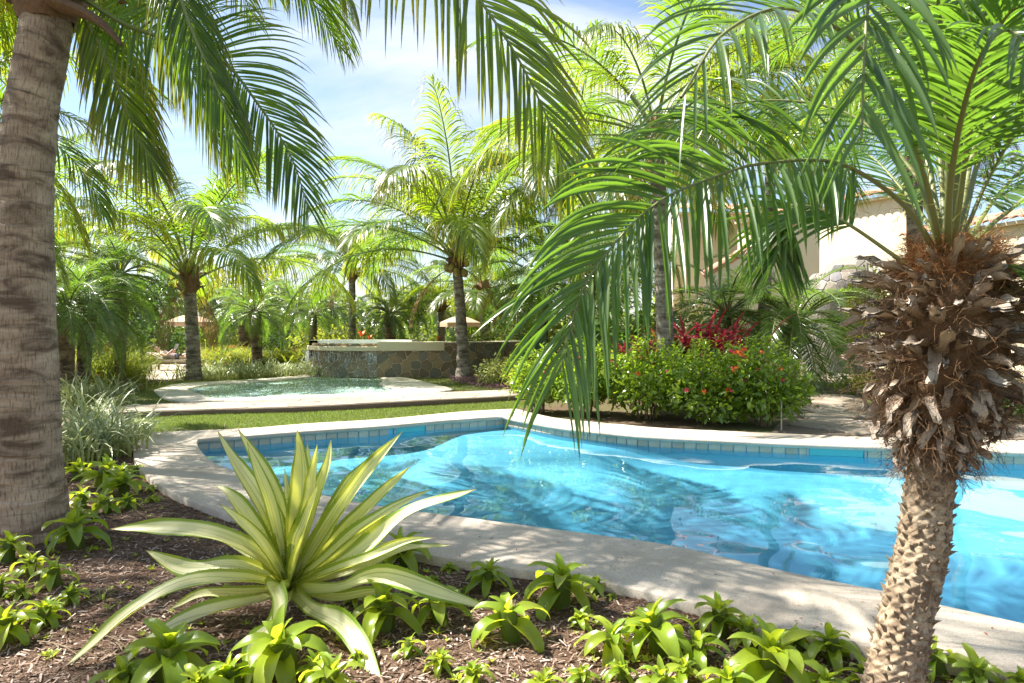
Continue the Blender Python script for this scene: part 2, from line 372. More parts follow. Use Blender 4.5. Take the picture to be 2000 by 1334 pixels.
def palm(name, label, x, y, H, kind='coco', n=22, fl=3.4, r0=.2, r1_=.12, lean=(0, 0), seed=0, group=None, lo=0, hi=7, flare=1.5, nuts=0, az=None, trunk=True, m=14, z0=0.0):
    q = np.random.default_rng(seed); t = thing(name, label, 'palm tree', (x, y, z0), group)
    s = np.linspace(0, 1, max(14, int(H*(30 if m > 12 else 16))))
    C = np.stack([lean[0]*s**1.6, lean[1]*s**1.6, H*s], 1)
    if trunk:
        mb = MB(); R = (r0 + (r1_-r0)*s**.8)*(1 + (flare-1)*np.exp(-s*H/0.22))
        ringed_trunk(mb, C, R, m, .11 if kind == 'coco' else .05, .05 if kind == 'coco' else .10, seed)
        ob('trunk', mb.mesh('trunk', M['bark'] if kind == 'coco' else M['bark_date']), t)
    top = C[-1] + [0, 0, .05]
    if kind == 'coco': ob('leaf_sheath', LUMP[seed % 3], t, top, q.uniform(0, 6), r1_/.13*.95)
    src = COCO if kind == 'coco' else DATE; base = 3.5 if kind == 'coco' else 1.7
    for k in range(n):
        f = (k + .5)/n; lev = lo + (hi-lo)*f**.85; lv = int(np.clip(round(lev + q.normal(0, .4)), 0, 7))
        a = (k*2.39996 + q.normal(0, .15)) if az is None else az[k % len(az)] + q.normal(0, .25)
        sc = fl/base*(0.85 + .3*q.random())*(0.8 if lv > 6 else 1)
        ob('frond', src[(lv, int(q.integers(2)))], t, top + np.array([math.cos(a), math.sin(a), 0])*.07 + [0, 0, .35*(1-f)*(1 if kind == 'coco' else .4)], a, sc)
    if kind == 'coco' and seed < 50 and seed not in (38, 43):
        for k in range(2): ob('dry_frond', DRYF, t, top + [0, 0, -.05], q.uniform(0, 6.28), fl/base*.45)
    for k in range(nuts):
        a = k*2.4; ob('coconut', NUT, t, top + np.array([math.cos(a)*.27, math.sin(a)*.27, -.02 - .16*(k % 3)]), (q.uniform(-.4, .4), q.uniform(-.4, .4), a), .9 + .3*q.random())
    return t
def ball(mb, c, r, n=8, m=10, f=None, mi=0):
    th = np.linspace(0, PI, n); ph = np.linspace(0, 2*PI, m+1); r = np.broadcast_to(r, (3,))
    Pt = np.stack([np.sin(th)[:, None]*np.cos(ph), np.sin(th)[:, None]*np.sin(ph), np.cos(th)[:, None]*np.ones(m+1)], -1)
    if f is not None: Pt = Pt*f(Pt)[..., None]
    mb.grid(Pt*r + np.asarray(c, float), None, mi); return mb
NUT = ball(MB(), (0, 0, 0), (.10, .10, .13), f=lambda p: 1 - .08*np.abs(p[..., 0]*p[..., 1])*4).mesh('coconut', M['nut'])

# ------------------------------------------------------------------ the pool's outline
Z_COP = 0.06; Z_WAT = -0.085
far_ = [((300, 844), (386, 856)), ((390, 840), (440, 852)), ((487, 836), (487, 849)), ((600, 827), (600, 840)), ((750, 818), (750, 830)), ((900, 804), (880, 819)), ((1008, 798), (982, 812))]
right_ = [((1008, 798), (982, 812)), ((1087, 816), (1087, 831)), ((1200, 827), (1200, 844)), ((1300, 836), (1300, 852)), ((1525, 846), (1525, 863)), ((1700, 853), (1700, 870)), ((2000, 860), (2000, 881)), ((2300, 862), (2300, 888))]
near_ = [((2300, 1395), (2300, 1290)), ((2000, 1318), (2000, 1218)), ((1830, 1288), (1840, 1182)), ((1693, 1261), (1720, 1153)), ((1585, 1240), (1600, 1130)), ((1490, 1214), (1500, 1108)), ((1400, 1188), (1400, 1085)), ((1300, 1164), (1300, 1063)),
         ((1162, 1134), (1180, 1046)), ((1030, 1113), (1050, 1029)), ((860, 1087), (900, 1009)), ((700, 1063), (769, 992)), ((590, 1040), (667, 974)), ((480, 1013), (562, 952)), ((410, 992), (500, 934)), ((340, 964), (450, 916)), ((288, 930), (412, 900)), ((262, 897), (390, 878)), ((266, 864), (383, 864)), ((300, 844), (386, 856))]
def seg(l, k, n): return catmull([G(*p[k], Z_COP) for p in l], n)
NF, NR, NN = 40, 60, 110
OUT = np.vstack([seg(far_, 0, NF), seg(right_, 0, NR)[1:], seg(near_, 0, NN)[:-1]])
INN = np.vstack([seg(far_, 1, NF), seg(right_, 1, NR)[1:], seg(near_, 1, NN)[:-1]])

# ---- structure materials
M['coping'] = None
def coping_mat(name='coping_stone', ca=(0.56, 0.49, 0.40), cb=(0.42, 0.35, 0.275)):
    m, nt = new_mat(name)
    co = N(nt, 'ShaderNodeTexCoord').outputs['Object']
    f = noise(nt, 140, 4, .7, co); big = noise(nt, 2.2, 5, .6, co)
    c = mixc(nt, ramp(nt, big, [(0.35, 0.0), (0.7, 1.0)]), ca, cb); c = mixc(nt, ramp(nt, noise(nt, 7, 5, .7, co, 1.0), [(0.6, 0.0), (0.74, 0.45)]), c, (0.24, 0.19, 0.14))
    c = mixc(nt, ramp(nt, f, [(0.52, 0.0), (0.66, 0.75)]), c, (0.22, 0.16, 0.11))
    c = mixc(nt, ramp(nt, noise(nt, 90, 3, .6, co), [(0.62, 0.0), (0.7, 0.5)]), c, (0.75, 0.70, 0.62))
    return finish(m, nt, c, 0.8, f, 0.003, 0.5, 0.3)
M['coping'] = coping_mat()
M['pale_stone'] = solid('pale_plaster_cap', (0.72, 0.64, 0.46), (0.60, 0.52, 0.36), 5, 0.7, 0.3, .004)
M['plaster'] = solid('pool_plaster', (0.14, 0.47, 0.66), (0.19, 0.52, 0.69), 3, 0.6)
M['plaster_pale'] = solid('pool_plaster_pale', (0.74, 0.90, 0.96), (0.64, 0.84, 0.92), 3, 0.6)
def tile_mat(name, a, b):
    m, nt = new_mat(name); oi = N(nt, 'ShaderNodeObjectInfo').outputs['Random']
    f = noise(nt, 25, 4); c = mixc(nt, oi, a, b); c = mixc(nt, mth(nt, 'MULTIPLY', f, .5), c, tuple(x*.6 for x in a))
    return finish(m, nt, c, 0.25, f, .002, .3, .6)
M['tile'] = tile_mat('waterline_tile', (0.42, 0.34, 0.25), (0.62, 0.52, 0.40))
M['grout'] = solid('grout', (0.55, 0.53, 0.46), None, 20, 0.9)
def water_mat(name, tint):
    m, nt = new_mat(name); co = N(nt, 'ShaderNodeTexCoord').outputs['Object']
    g = N(nt, 'ShaderNodeBsdfGlass', {'Color': rgba(tint), 'Roughness': 0.0, 'IOR': 1.33})
    o = N(nt, 'ShaderNodeOutputMaterial'); nt.links.new(g.outputs[0], o.inputs[0]); return m
def water_mat_flat(name, tint, bscale=1.0, bstr=0.55, dist=0.05, refl=1.0, ior=1.14):
    m, nt = new_mat(name); co = N(nt, 'ShaderNodeTexCoord').outputs['Object']
    a = noise(nt, 1.1*bscale, 2, .45, co, 0.8, (1, 1.5, 1)); b = noise(nt, 4.5*bscale, 2, .5, co, 1.6, (1, 1.3, 1)); c = noise(nt, 22*bscale, 2, .5, co, .5)
    h = mth(nt, 'ADD', mth(nt, 'ADD', a, mth(nt, 'MULTIPLY', b, .30)), mth(nt, 'MULTIPLY', c, .018))
    bp = N(nt, 'ShaderNodeBump', {'Height': h, 'Distance': dist, 'Strength': bstr}).outputs[0]
    tr = N(nt, 'ShaderNodeBsdfTransparent', {0: rgba(tint)}); gl = N(nt, 'ShaderNodeBsdfGlossy', {0: (refl, refl, refl, 1), 'Roughness': 0.015, 'Normal': bp})
    fr = N(nt, 'ShaderNodeFresnel', {'IOR': ior, 'Normal': bp})
    mx = N(nt, 'ShaderNodeMixShader', {0: fr.outputs[0], 1: tr.outputs[0], 2: gl.outputs[0]})
    o = N(nt, 'ShaderNodeOutputMaterial'); nt.links.new(mx.outputs[0], o.inputs[0]); return m
M['water'] = water_mat('pool_water', (0.80, 0.97, 1.0))
M['water_shallow'] = water_mat_flat('shallow_water', (0.94, 0.985, 1.0), .7, .45, .07, 1.0, 1.07)

# ---- ground sheet with a hole for the pool
def ring_sheet(outer, hole, z):
    o = [Vector((p[0], p[1], z)) for p in outer]; h = [Vector((p[0], p[1], z)) for p in hole]
    T = tessellate_polygon([o, h]); return np.array([tuple(v) for v in o + h]), np.array(T)
def ground_mat():
    m, nt = new_mat('soil'); co = N(nt, 'ShaderNodeTexCoord').outputs['Object']
    f = noise(nt, 9, 6, .7, co); g = noise(nt, .35, 3, .5, co)
    c = mixc(nt, f, (0.13, 0.09, 0.055), (0.06, 0.042, 0.028)); c = mixc(nt, ramp(nt, g, [(0.45, 0.0), (0.6, 0.8)]), c, (0.08, 0.10, 0.03))
    return finish(m, nt, c, .95, f, .02, .8, .1)
M['soil'] = ground_mat()
mid = (OUT*0.5 + INN*0.5)
V, T = ring_sheet([(-260, -30), (260, -30), (260, 420), (-260, 420)], mid, -0.012)
ob('ground', MB().add(V, T).mesh('ground', M['soil'], False), kind='structure')

# coping: rounded cross-section between the outlines
n = len(OUT); cl = np.arange(n+1) % n
O, I = OUT[cl], INN[cl]; d = nrm(I-O); w = np.linalg.norm(I-O, axis=1, keepdims=True); zz = np.array([0, 0, 1.0])
prof = [(0.0, -.075), (0.0, -.008), (.012, 0), (.3, .0015), (.6, .0015), (.93, 0)]
rows = [O + d*w*a + zz*b for a, b in prof]
rn = 0.034
for a in np.linspace(20, 180, 8): rows.append(I - d*(rn*0.2) + d*(math.sin(rad(a))*rn) + zz*(-rn + math.cos(rad(a))*rn))
rows.append(I - d*0.05 + zz*(-2*rn))
lip = rn*1.0
mb = MB(); mb.grid(np.stack(rows, 1)); ob('pool_coping', mb.mesh('pool_coping', M['coping']), kind='structure')
# basin walls and floor
W0 = I - d*0.045; W1 = W0.copy()
mb = MB(); zs = [Z_COP-.05, -.6, -1.0, -1.15]; off = [0, 0, .02, .16]
mb.grid(np.stack([np.column_stack([(W0 + d*o)[:, 0], (W0 + d*o)[:, 1], np.full(n+1, z)]) for z, o in zip(zs, off)], 1))
fl = (W0 + d*.16)[:-1]; V, T = fl.copy(), None
V[:, 2] = -1.15
mb.poly(V)
basin = ob('pool_basin', mb.mesh('pool_basin', M['plaster']), kind='structure')
# water sheet: a real rippled surface
def ripple(x, y, s=1.0):
    q = np.random.default_rng(40); z = x*0
    for lam, amp, n_ in ((2.4, .0046, 6), (1.1, .0026, 8), (.5, .0007, 10), (.2, .00012, 10)):
        for _ in range(n_):
            a = q.uniform(0, 2*PI); k = 2*PI/(lam*s*q.uniform(.75, 1.3)); z = z + amp*s/np.sqrt(n_)*1.4*np.sin(k*(x*np.cos(a) + y*np.sin(a)) + q.uniform(0, 6.28) + 1.2*np.sin(.7*x + .9*y + q.uniform(0, 6.28)))
    return z
def water_sheet(name, poly, z, step, mat, s=1.0, amp=1.0):
    lo, hi = poly.min(0), poly.max(0); xs = np.arange(lo[0], hi[0], step); ys = np.arange(lo[1], hi[1], step); X, Y = np.meshgrid(xs, ys); ins = inpoly(X, Y, poly)
    Z = z + ripple(X, Y, s)*amp; i = np.arange(X.size).reshape(X.shape); keep = ins[:-1, :-1] & ins[:-1, 1:] & ins[1:, 1:] & ins[1:, :-1]
    F = np.stack([i[:-1, :-1], i[:-1, 1:], i[1:, 1:], i[1:, :-1]], -1)[keep]; return ob(name, MB().add(np.stack([X, Y, Z], -1).reshape(-1, 3), F).mesh(name, mat), kind='structure')
V = (I - d*.03 + d*.0)[:-1].copy(); V[:, :2] -= (d*.045)[:-1, :2]
WATER_OB = water_sheet('pool_water', V, Z_WAT, .03, M['water'])
# round ledge under water by the corner
def pad(cx, cy, rx, ry, z, zb, m=48, a0=0, a1=2*PI):
    a = np.linspace(a0, a1, m); mb = MB()
    pr = [(1.0, zb-.02), (.9, zb + .06), (.78, zb*.6 + z*.4), (.66, z - .12), (.52, z-.02), (.3, z), (0, z)]
    mb.grid(np.stack([np.stack([cx + rx*k*np.cos(a), cy + ry*k*np.sin(a), np.full(m, zz_)], 1) for k, zz_ in pr], 0)); return mb
c0 = INN[NF-1]
ob('pool_ledge', pad(PX(1100, 10.2), 10.2, 2.3, 1.9, -.42, -1.14).mesh('pool_ledge', M['plaster']), kind='structure')
# waterline tiles: each one a part of the band under the coping
tb = thing('tile_band', 'band of blue grey tiles along the waterline under the far pool coping', 'tile band')
tile_me = {}
def tiles(line, size=.152, skip=()):
    s = np.concatenate([[0], np.cumsum(np.linalg.norm(np.diff(line, axis=0), axis=1))]); K = int(s[-1]/size)
    for k in range(K):
        if any(a < (k+.5)*size < b for a, b in skip): continue
        p = np.array([np.interp((k+.5)*size, s, line[:, j]) for j in range(3)]); e = np.array([np.interp((k+.9)*size, s, line[:, j]) for j in range(3)]) - p
        a = math.atan2(e[1], e[0]); key = k % 4
        if key not in tile_me:
            t = MB(); hx, hz = size/2-.004, .07
            F = np.array([[-hx, 0, -hz], [hx, 0, -hz], [hx, 0, hz], [-hx, 0, hz]]); q = .004
            B = F*[1-q/hx, 1, 1-q/hz] + [0, -.008, 0]
            t.add(np.vstack([F, B]), [[4, 5, 6, 7], [0, 1, 5, 4], [1, 2, 6, 5], [2, 3, 7, 6], [3, 0, 4, 7]]); tile_me[key] = t.mesh('tile', M['tile'], False)
        ob('tile', tile_me[key], tb, (p[0], p[1], -.085 + .012), a)
wf = (W0 + d*.004)[:NF]; wr = (W0 + d*.004)[NF-1:NF+NR-1]
def arclen_near(line, pt):
    s = np.concatenate([[0], np.cumsum(np.linalg.norm(np.diff(line, axis=0), axis=1))]); return s[np.argmin(np.linalg.norm(line[:, :2]-pt[:2], axis=1))]
sk1 = arclen_near(wf, G(788, 832, 0)); sk2 = arclen_near(wr, G(1630, 874, 0))
tiles(wf, skip=[(sk1-.28, sk1+.28)]); tiles(wr, skip=[(sk2-.34, sk2+.34)])
# skimmer mouths
M['dark'] = solid('mouth_shade', (0.01, 0.012, 0.012), None, 5, .9)
M['teal'] = solid('skimmer_flap', (0.10, 0.42, 0.42), (0.07, 0.34, 0.36), 6, .35, spec=.5)
M['grey_pl'] = solid('grey_plastic', (0.40, 0.43, 0.42), None, 6, .5)
for ln, sk, hw, lab in ((wf, sk1, .27, 'dark teal skimmer mouth in the tile band of the far pool wall'), (wr, sk2, .33, 'wide turquoise skimmer mouth in the pool wall near the stubby palm')):
    s = np.concatenate([[0], np.cumsum(np.linalg.norm(np.diff(ln, axis=0), axis=1))])
    p = [np.interp(sk, s, ln[:, j]) for j in range(2)]; e = [np.interp(sk+.1, s, ln[:, j]) - p[j] for j in range(2)]
    t = thing('pool_skimmer', lab, 'skimmer', (p[0], p[1], -.05)); t.rotation_euler = (0, 0, math.atan2(e[1], e[0]))
    mb = MB(); mb.box((0, -.012, .068), (hw, .014, .006)); mb.box((-hw+.01, -.012, -.02), (.012, .014, .076)); mb.box((hw-.01, -.012, -.02), (.012, .014, .076)); ob('frame', mb.mesh('frame', M['grey_pl'], False), t)
    ob('mouth_shade_panel', MB().box((0, .002, -.02), (hw-.02, .003, .08)).mesh('back', M['dark'], False), t)  # flat near-black panel stands in for the shade inside the mouth
    f = MB().box((0, 0, 0), (hw-.03, .004, .062)); fo = ob('flap', f.mesh('flap', M['teal'], False), t, (0, -.012, -.012)); fo.rotation_euler = (rad(10), 0, 0)

# ------------------------------------------------------------------ irregular stones
def clip_half(poly, p, nn):
    """keep the side of the line through p where (x-p).nn <= 0"""
    out = []; m = len(poly)
    for i in range(m):
        a, b = poly[i], poly[(i+1) % m]; da, db = np.dot(a-p, nn), np.dot(b-p, nn)
        if da <= 0: out.append(a)
        if (da < 0) != (db < 0) and abs(da-db) > 1e-12: out.append(a + (b-a)*da/(da-db))
    return out
def cells(w, h, size, q, aspect=1.0, jit=.42, inset=.012):
    """Voronoi cells of a jittered grid on [0,w]x[0,h], inset for the joints"""
    nx, ny = max(1, round(w/(size*aspect))), max(1, round(h/size)); sx, sy = w/nx, h/ny; S = []
    for j in range(-1, ny+1):
        for i in range(-1, nx+1): S.append([(i+.5+q.uniform(-jit, jit)+(.5 if j % 2 else 0)*.6)*sx, (j+.5+q.uniform(-jit, jit))*sy])
    S = np.array(S); out = []
    for k, c in enumerate(S):
        pl = [np.array(v, float) for v in ((0, 0), (w, 0), (w, h), (0, h))]; dd = np.linalg.norm(S-c, axis=1); near = np.argsort(dd)[1:16]
        for o in near:
            mdp = (c+S[o])/2; nn = (S[o]-c)/max(dd[o], 1e-9); pl = clip_half(pl, mdp - nn*inset, nn)
            if len(pl) < 3: break
        if len(pl) >= 3:
            # drop tiny edges, chop corners a little
            pl = np.array(pl); e = np.linalg.norm(pl-np.roll(pl, 1, 0), axis=1); pl = pl[e > .01]
            if len(pl) >= 3:
                nx_, pv = np.roll(pl, -1, 0), np.roll(pl, 1, 0)
                pl = np.stack([pl + (pv-pl)*.12, pl + (nx_-pl)*.12], 1).reshape(-1, 2)
                ar = .5*abs(np.sum(pl[:, 0]*np.roll(pl[:, 1], -1) - pl[:, 1]*np.roll(pl[:, 0], -1)))
                if ar > size*size*.08: out.append(pl)
    return out
def stone_mesh(name, pl, fn, depth, q, mat, bev=.008, tilt=.004):
    """polygon in wall space -> a raised stone; fn(u,v,height) gives the world point"""
    c = pl.mean(0); m = len(pl); tl = q.normal(0, tilt, 2)
    f = lambda P2, h: np.array([fn(p[0], p[1], h + np.dot(p-c, tl)*3) for p in P2])
    top = c + (pl-c)*(1 - bev/max(.04, np.linalg.norm(pl-c, axis=1).mean())*1.3)
    V = np.vstack([f(pl, -.004), f(pl, depth*.6), f(top, depth), f([c], depth*1.06)])
    i = np.arange(m); j = (i+1) % m
    Q = np.vstack([np.stack([i, j, j+m, i+m], 1), np.stack([i+m, j+m, j+2*m, i+2*m], 1)])
    mb = MB(); mb.add(V, Q, np.full((len(V), 3), q.random())); mb.add(V, np.stack([i+2*m, j+2*m, np.full(m, 3*m)], 1), np.full((len(V), 3), q.random()))
    return mb.mesh(name, mat, False)
def stone_mat(name, cols, rough=.8, sc=14, wet=0.0):
    m, nt = new_mat(name); oi = N(nt, 'ShaderNodeObjectInfo').outputs['Random']; k = len(cols)
    c = ramp(nt, oi, [(i/k, c_) for i, c_ in enumerate(cols)], 'CONSTANT'); f = noise(nt, sc, 6, .65)
    c = mixc(nt, mth(nt, 'MULTIPLY', f, .75), c, (0.10, 0.085, 0.065))
    return finish(m, nt, c, rough, f, .012, .6, .3)
M['wallstone'] = stone_mat('wall_stone', [(0.28, 0.22, 0.14), (0.35, 0.26, 0.16), (0.22, 0.215, 0.17), (0.44, 0.33, 0.19), (0.30, 0.28, 0.23), (0.23, 0.175, 0.11)])
M['domestone'] = stone_mat('dome_stone', [(0.36, 0.33, 0.30), (0.46, 0.42, 0.38), (0.30, 0.29, 0.30), (0.42, 0.36, 0.29), (0.25, 0.22, 0.20)])
M['mortar'] = solid('mortar', (0.62, 0.52, 0.35), (0.50, 0.41, 0.27), 30, .95, .5, .004)
M['mortar_pale'] = solid('mortar_pale', (0.62, 0.58, 0.50), None, 30, .95, .5, .004)
M['flag'] = stone_mat('flagstone', [(0.40, 0.32, 0.24), (0.46, 0.37, 0.28), (0.35, 0.29, 0.23), (0.43, 0.36, 0.30)], sc=6)
M['flag_joint'] = solid('flag_joint', (0.20, 0.155, 0.11), None, 20, .95)

# ------------------------------------------------------------------ lawn
def leaf_simple(name, c1, c2, tcol, tf=.4, rough=.5, spec=.3): return leaf_mat(name, c1, c2, c2, tcol, tf, rough, spec)
M['grass'] = leaf_simple('grass_blade', (0.13, 0.165, 0.04), (0.23, 0.22, 0.07), (0.25, 0.38, 0.05), .35)
M['lawn_soil'] = solid('lawn_soil', (0.10, 0.11, 0.04), (0.17, 0.15, 0.07), 14, .95, .6, .02)
lawn_a = np.vstack([catmull([G(x, y+1) for x, y in ((250, 818), (420, 811), (600, 806), (850, 793), (1015, 783))], 30),      # between path and pool
                    catmull([G(x, y) for x, y in ((1030, 790), (1009, 799), (900, 805), (750, 819), (600, 828), (487, 837), (340, 843), (255, 850))], 40)])
lawn_b = np.array([G(*p) for p in ((222, 790), (262, 792), (420, 787), (600, 780), (800, 773), (1000, 766), (1040, 764), (1000, 756), (900, 748), (868, 738), (800, 734), (640, 727), (560, 728), (430, 741), (350, 745), (280, 752), (238, 770))])
def lawn(name, poly, seed, N_, hgt=.035):
    q = np.random.default_rng(seed); p = poly.copy(); p[:, 2] = .006
    ob(name + '_soil', MB().poly(p).mesh(name, M['lawn_soil'], False), kind='structure')
    lo, hi = poly.min(0), poly.max(0); X = q.uniform(lo[0], hi[0], N_*3); Y = q.uniform(lo[1], hi[1], N_*3); k = inpoly(X, Y, poly); X, Y = X[k][:N_], Y[k][:N_]; K = len(X); X = X + q.normal(0, .035, K); Y = Y + q.normal(0, .035, K)
    if K == 0: return
    V = np.array([[0, -.5, 0], [0, .5, 0], [.35, 0, 1.0]]); F = [[0, 1, 2]]
    a = q.uniform(0, 2*PI, K); tlt = q.uniform(.2, 1.0, K); z0 = np.stack([np.cos(a)*np.sin(tlt), np.sin(a)*np.sin(tlt), np.cos(tlt)], 1)
    x0 = nrm(np.cross(z0, rnd_dirs(K, q))); R = np.stack([x0, np.cross(z0, x0), z0], -1)
    mb = MB(); h = hgt*q.uniform(.6, 1.5, K); scatter(mb, V, F, np.stack([X, Y, np.full(K, .004)], 1), R, np.stack([h, np.full(K, .009), h], 1), q.random(K), L=[[0, 0, 0], [1, 0, 0], [.5, .7, 0]])
    ob(name, mb.mesh(name, M['grass'], False), kind='stuff', label='short green lawn ' + ('between the raised path and the pool coping' if name == 'lawn' else 'around the shallow wading pool behind the path'), category='lawn')
lawn('lawn', lawn_a, 1, 42000)
lawn('lawn_turf', lawn_b, 2, 60000, .045)

# ------------------------------------------------------------------ the raised path
pn = catmull([G(x, y, .0) for x, y in ((200, 822), (255, 817), (420, 811), (600, 805), (850, 791), (1010, 782), (1120, 770))], 50)
pf = catmull([G(x, y, .10) for x, y in ((200, 799), (262, 791), (420, 786), (600, 779), (850, 767), (1010, 760), (1120, 750))], 50)
pn[:, 2] = pf[:, 2] = 0
mb = MB(); q = np.random.default_rng(5); top = .10
wob = q.normal(0, .012, (50, 1))*np.array([0, 1, 0]) 
prof = [(pn + [0, .03, 0], -.01), (pn + wob + [0, .01, 0], .03), (pn + wob*.5, top-.012), (pn + wob*.5 + [0, .02, 0], top), (pf, top), (pf, -.01)]
mb.grid(np.stack([np.column_stack([a[:, 0], a[:, 1], np.full(50, z)]) for a, z in prof], 1))
path = ob('path', mb.mesh('path', M['flag_joint']), kind='structure')
# its flat stones, laid in the strip between the two edges
Lp = np.linalg.norm(np.diff(pn, axis=0), axis=1).sum(); wid = np.linalg.norm(pf-pn, axis=1).mean()
def on_path(u, v, h):
    x = u/Lp*49; i = int(min(x, 48)); f = x-i; a = pn[i]*(1-f) + pn[i+1]*f; b = pf[i]*(1-f) + pf[i+1]*f
    k = .02 + .96*v/wid; p = a*(1-k) + b*k; return (p[0], p[1], top + h)
for pl in cells(Lp, wid, .52, q, 1.5, .4, .004): ob('paving_stone', stone_mesh('paving_stone', pl, on_path, .010, q, M['flag'], .006, .0006), path)

q = np.random.default_rng(88); K = 260; kk = q.integers(0, len(OUT), K); ff = q.uniform(.05, .95, (K, 1)); pp_ = OUT[kk]*(1-ff) + INN[kk]*ff; pp_[:, 2] += .004
LTl = np.array([[-1, 0, 0], [0, .35, .12], [1, 0, 0], [0, -.35, .1]]); mb = MB(); nn_ = nrm(rnd_dirs(K, q)*.25 + [0, 0, 1]); scatter(mb, LTl, [[0, 3, 1], [1, 3, 2]], pp_, rot_from(nrm(rnd_dirs(K, q)*[1, 1, .1]), nn_), q.uniform(.004, .016, K), q.random(K))
M['litter'] = solid('dry_litter', (0.20, 0.11, 0.05), (0.34, 0.10, 0.05), 3, .9); ob('leaf_litter', mb.mesh('leaf_litter', M['litter'], False), kind='stuff', label='tiny dry leaves and petals fallen on the pool coping', category='leaf litter')
# ------------------------------------------------------------------ flagstone walkway to the stone niche
walk = np.array([G(*p) for p in ((1505, 846), (1548, 800), (1580, 760), (1600, 735), (1625, 727), (1660, 727), (1680, 733), (1668, 760), (1690, 790), (1730, 826), (1850, 828), (2050, 830), (2300, 835), (2300, 863), (2000, 861), (1700, 854), (1600, 850))]); walk[:, 2] = .012
wk = ob('walkway', MB().poly(walk).mesh('walkway', M['flag_joint'], False), kind='structure')
lo, hi = walk.min(0), walk.max(0); S2 = hi-lo
for pl in cells(S2[0], S2[1], .50, q, 1.1, .42, .010):
    c = pl.mean(0) + lo[:2]
    if inpoly(np.array([c[0]]), np.array([c[1]]), walk)[0] and inpoly(pl[:, 0]*.9 + pl[:, 0].mean()*.1 + lo[0], pl[:, 1]*.9 + pl[:, 1].mean()*.1 + lo[1], walk).all():
        ob('flagstone', stone_mesh('flagstone', pl, lambda u, v, h: (u+lo[0], v+lo[1], .012 + h), .022, q, M['flag'], .01, .001), wk)

# paved patch by the loungers, far left
M['pave'] = solid('paving', (0.44, 0.36, 0.28), (0.36, 0.29, 0.23), 3, .85, .3)
pv = np.array([G(*p) for p in ((200, 742), (262, 742), (330, 742), (400, 728), (520, 706), (560, 690), (300, 690), (200, 706))]); pv[:, 2] = .008
pvo = ob('pavement', MB().poly(pv).mesh('pavement', M['pave'], False), kind='structure')
V = np.array([G(*p) for p in ((480, 690), (620, 690), (640, 678), (470, 678))]); V[:, 2] = .03
ob('far_pool_water', MB().poly(V).mesh('far_pool_water', M['water_shallow'], False), kind='structure')
V2 = V.copy(); V2[:, 2] = .012; M['farpool'] = solid('far_pool_floor', (0.2, 0.6, 0.75)); ob('far_pool_floor', MB().poly(V2).mesh('far_pool_floor', M['farpool'], False), kind='structure')

# ------------------------------------------------------------------ wading pool
wo = catmull([G(*p, .05) for p in ((300, 761), (330, 752), (375, 747), (470, 742), (562, 735), (612, 729), (660, 726), (760, 729), (800, 738), (850, 750), (884, 761), (790, 770), (700, 773), (600, 777), (450, 783), (352, 783), (316, 774), (300, 761))], 91)[:-1]
wi = catmull([G(*p, .05) for p in ((366, 762), (375, 757), (400, 752), (470, 747), (562, 741), (614, 734), (656, 732), (730, 735), (748, 742), (742, 750), (782, 763), (760, 766), (700, 768.5), (600, 771), (480, 776), (415, 777), (392, 769), (366, 762))], 91)[:-1]
# match the two outlines point by point
wi = wi[[int(np.argmin(np.linalg.norm(wi[:, :2]-p[:2], axis=1))) for p in wo]]
cl = np.arange(len(wo)+1) % len(wo); A, B = wo[cl], wi[cl]; dn = nrm(B-A + 1e-6)
mb = MB(); mb.grid(np.stack([A*[1, 1, 0] + [0, 0, -.01], A - [0, 0, .008], A*.97 + B*.03, B*.97 + A*.03, B - [0, 0, .015], B*[1, 1, 0] + [0, 0, -.03], B*[1, 1, 0] + dn*.05 + [0, 0, -.10]], 1))
M['coping_pale'] = coping_mat('wading_coping', (0.66, 0.60, 0.50), (0.55, 0.49, 0.40))
ob('wading_pool_coping', mb.mesh('wading_coping', M['coping_pale']), kind='structure')
poly = catmull([G(*p, .05) for p in ((366, 762), (375, 757), (400, 752), (470, 747), (562, 741), (614, 734), (656, 732), (730, 735), (748, 742), (742, 750), (782, 763), (760, 766), (700, 768.5), (600, 771), (480, 776), (415, 777), (392, 769), (366, 762))], 61)[:-1]
p1 = poly.copy(); p1[:, 2] = .014; ob('wading_pool_floor', MB().poly(p1).mesh('wading_floor', M['plaster_pale'], False), kind='structure')
p2 = poly.copy(); p2[:, 2] = .032; ob('wading_pool_water', MB().poly(p2).mesh('wading_water', M['water_shallow'], False), kind='structure')

# ------------------------------------------------------------------ raised spa with its stone wall
DS = 21.2
spa = thing('raised_spa', 'raised round spa with cream lip over a brown stone wall behind the wading pool', 'spa')
# plan: left bowl part and a long gentle curve to the right
xs = [(618, 24.5), (610, 22.9), (622, 21.7), (680, 21.0), (745, 20.9), (820, 21.0), (890, 21.4), (950, 22.2), (1010, 23.4), (1060, 24.6)]
wl = catmull([[PX(x, D_), D_, 0] for x, D_ in xs], 90); sl = np.concatenate([[0], np.cumsum(np.linalg.norm(np.diff(wl, axis=0), axis=1))]); WLn = sl[-1]
Tn = nrm(np.gradient(wl, axis=0)); Nn = np.stack([Tn[:, 1], -Tn[:, 0], Tn[:, 2]], 1)      # outwards, to the viewer
HS = ZY(692, 21.0); HW = ZY(668, 21.0) - .02
def on_wall(u, v, h):
    k = np.array([np.interp(u, sl, wl[:, j]) for j in range(3)]); nn = nrm(np.array([np.interp(u, sl, Nn[:, j]) for j in range(3)])); p = k + nn*h; return (p[0], p[1], v)
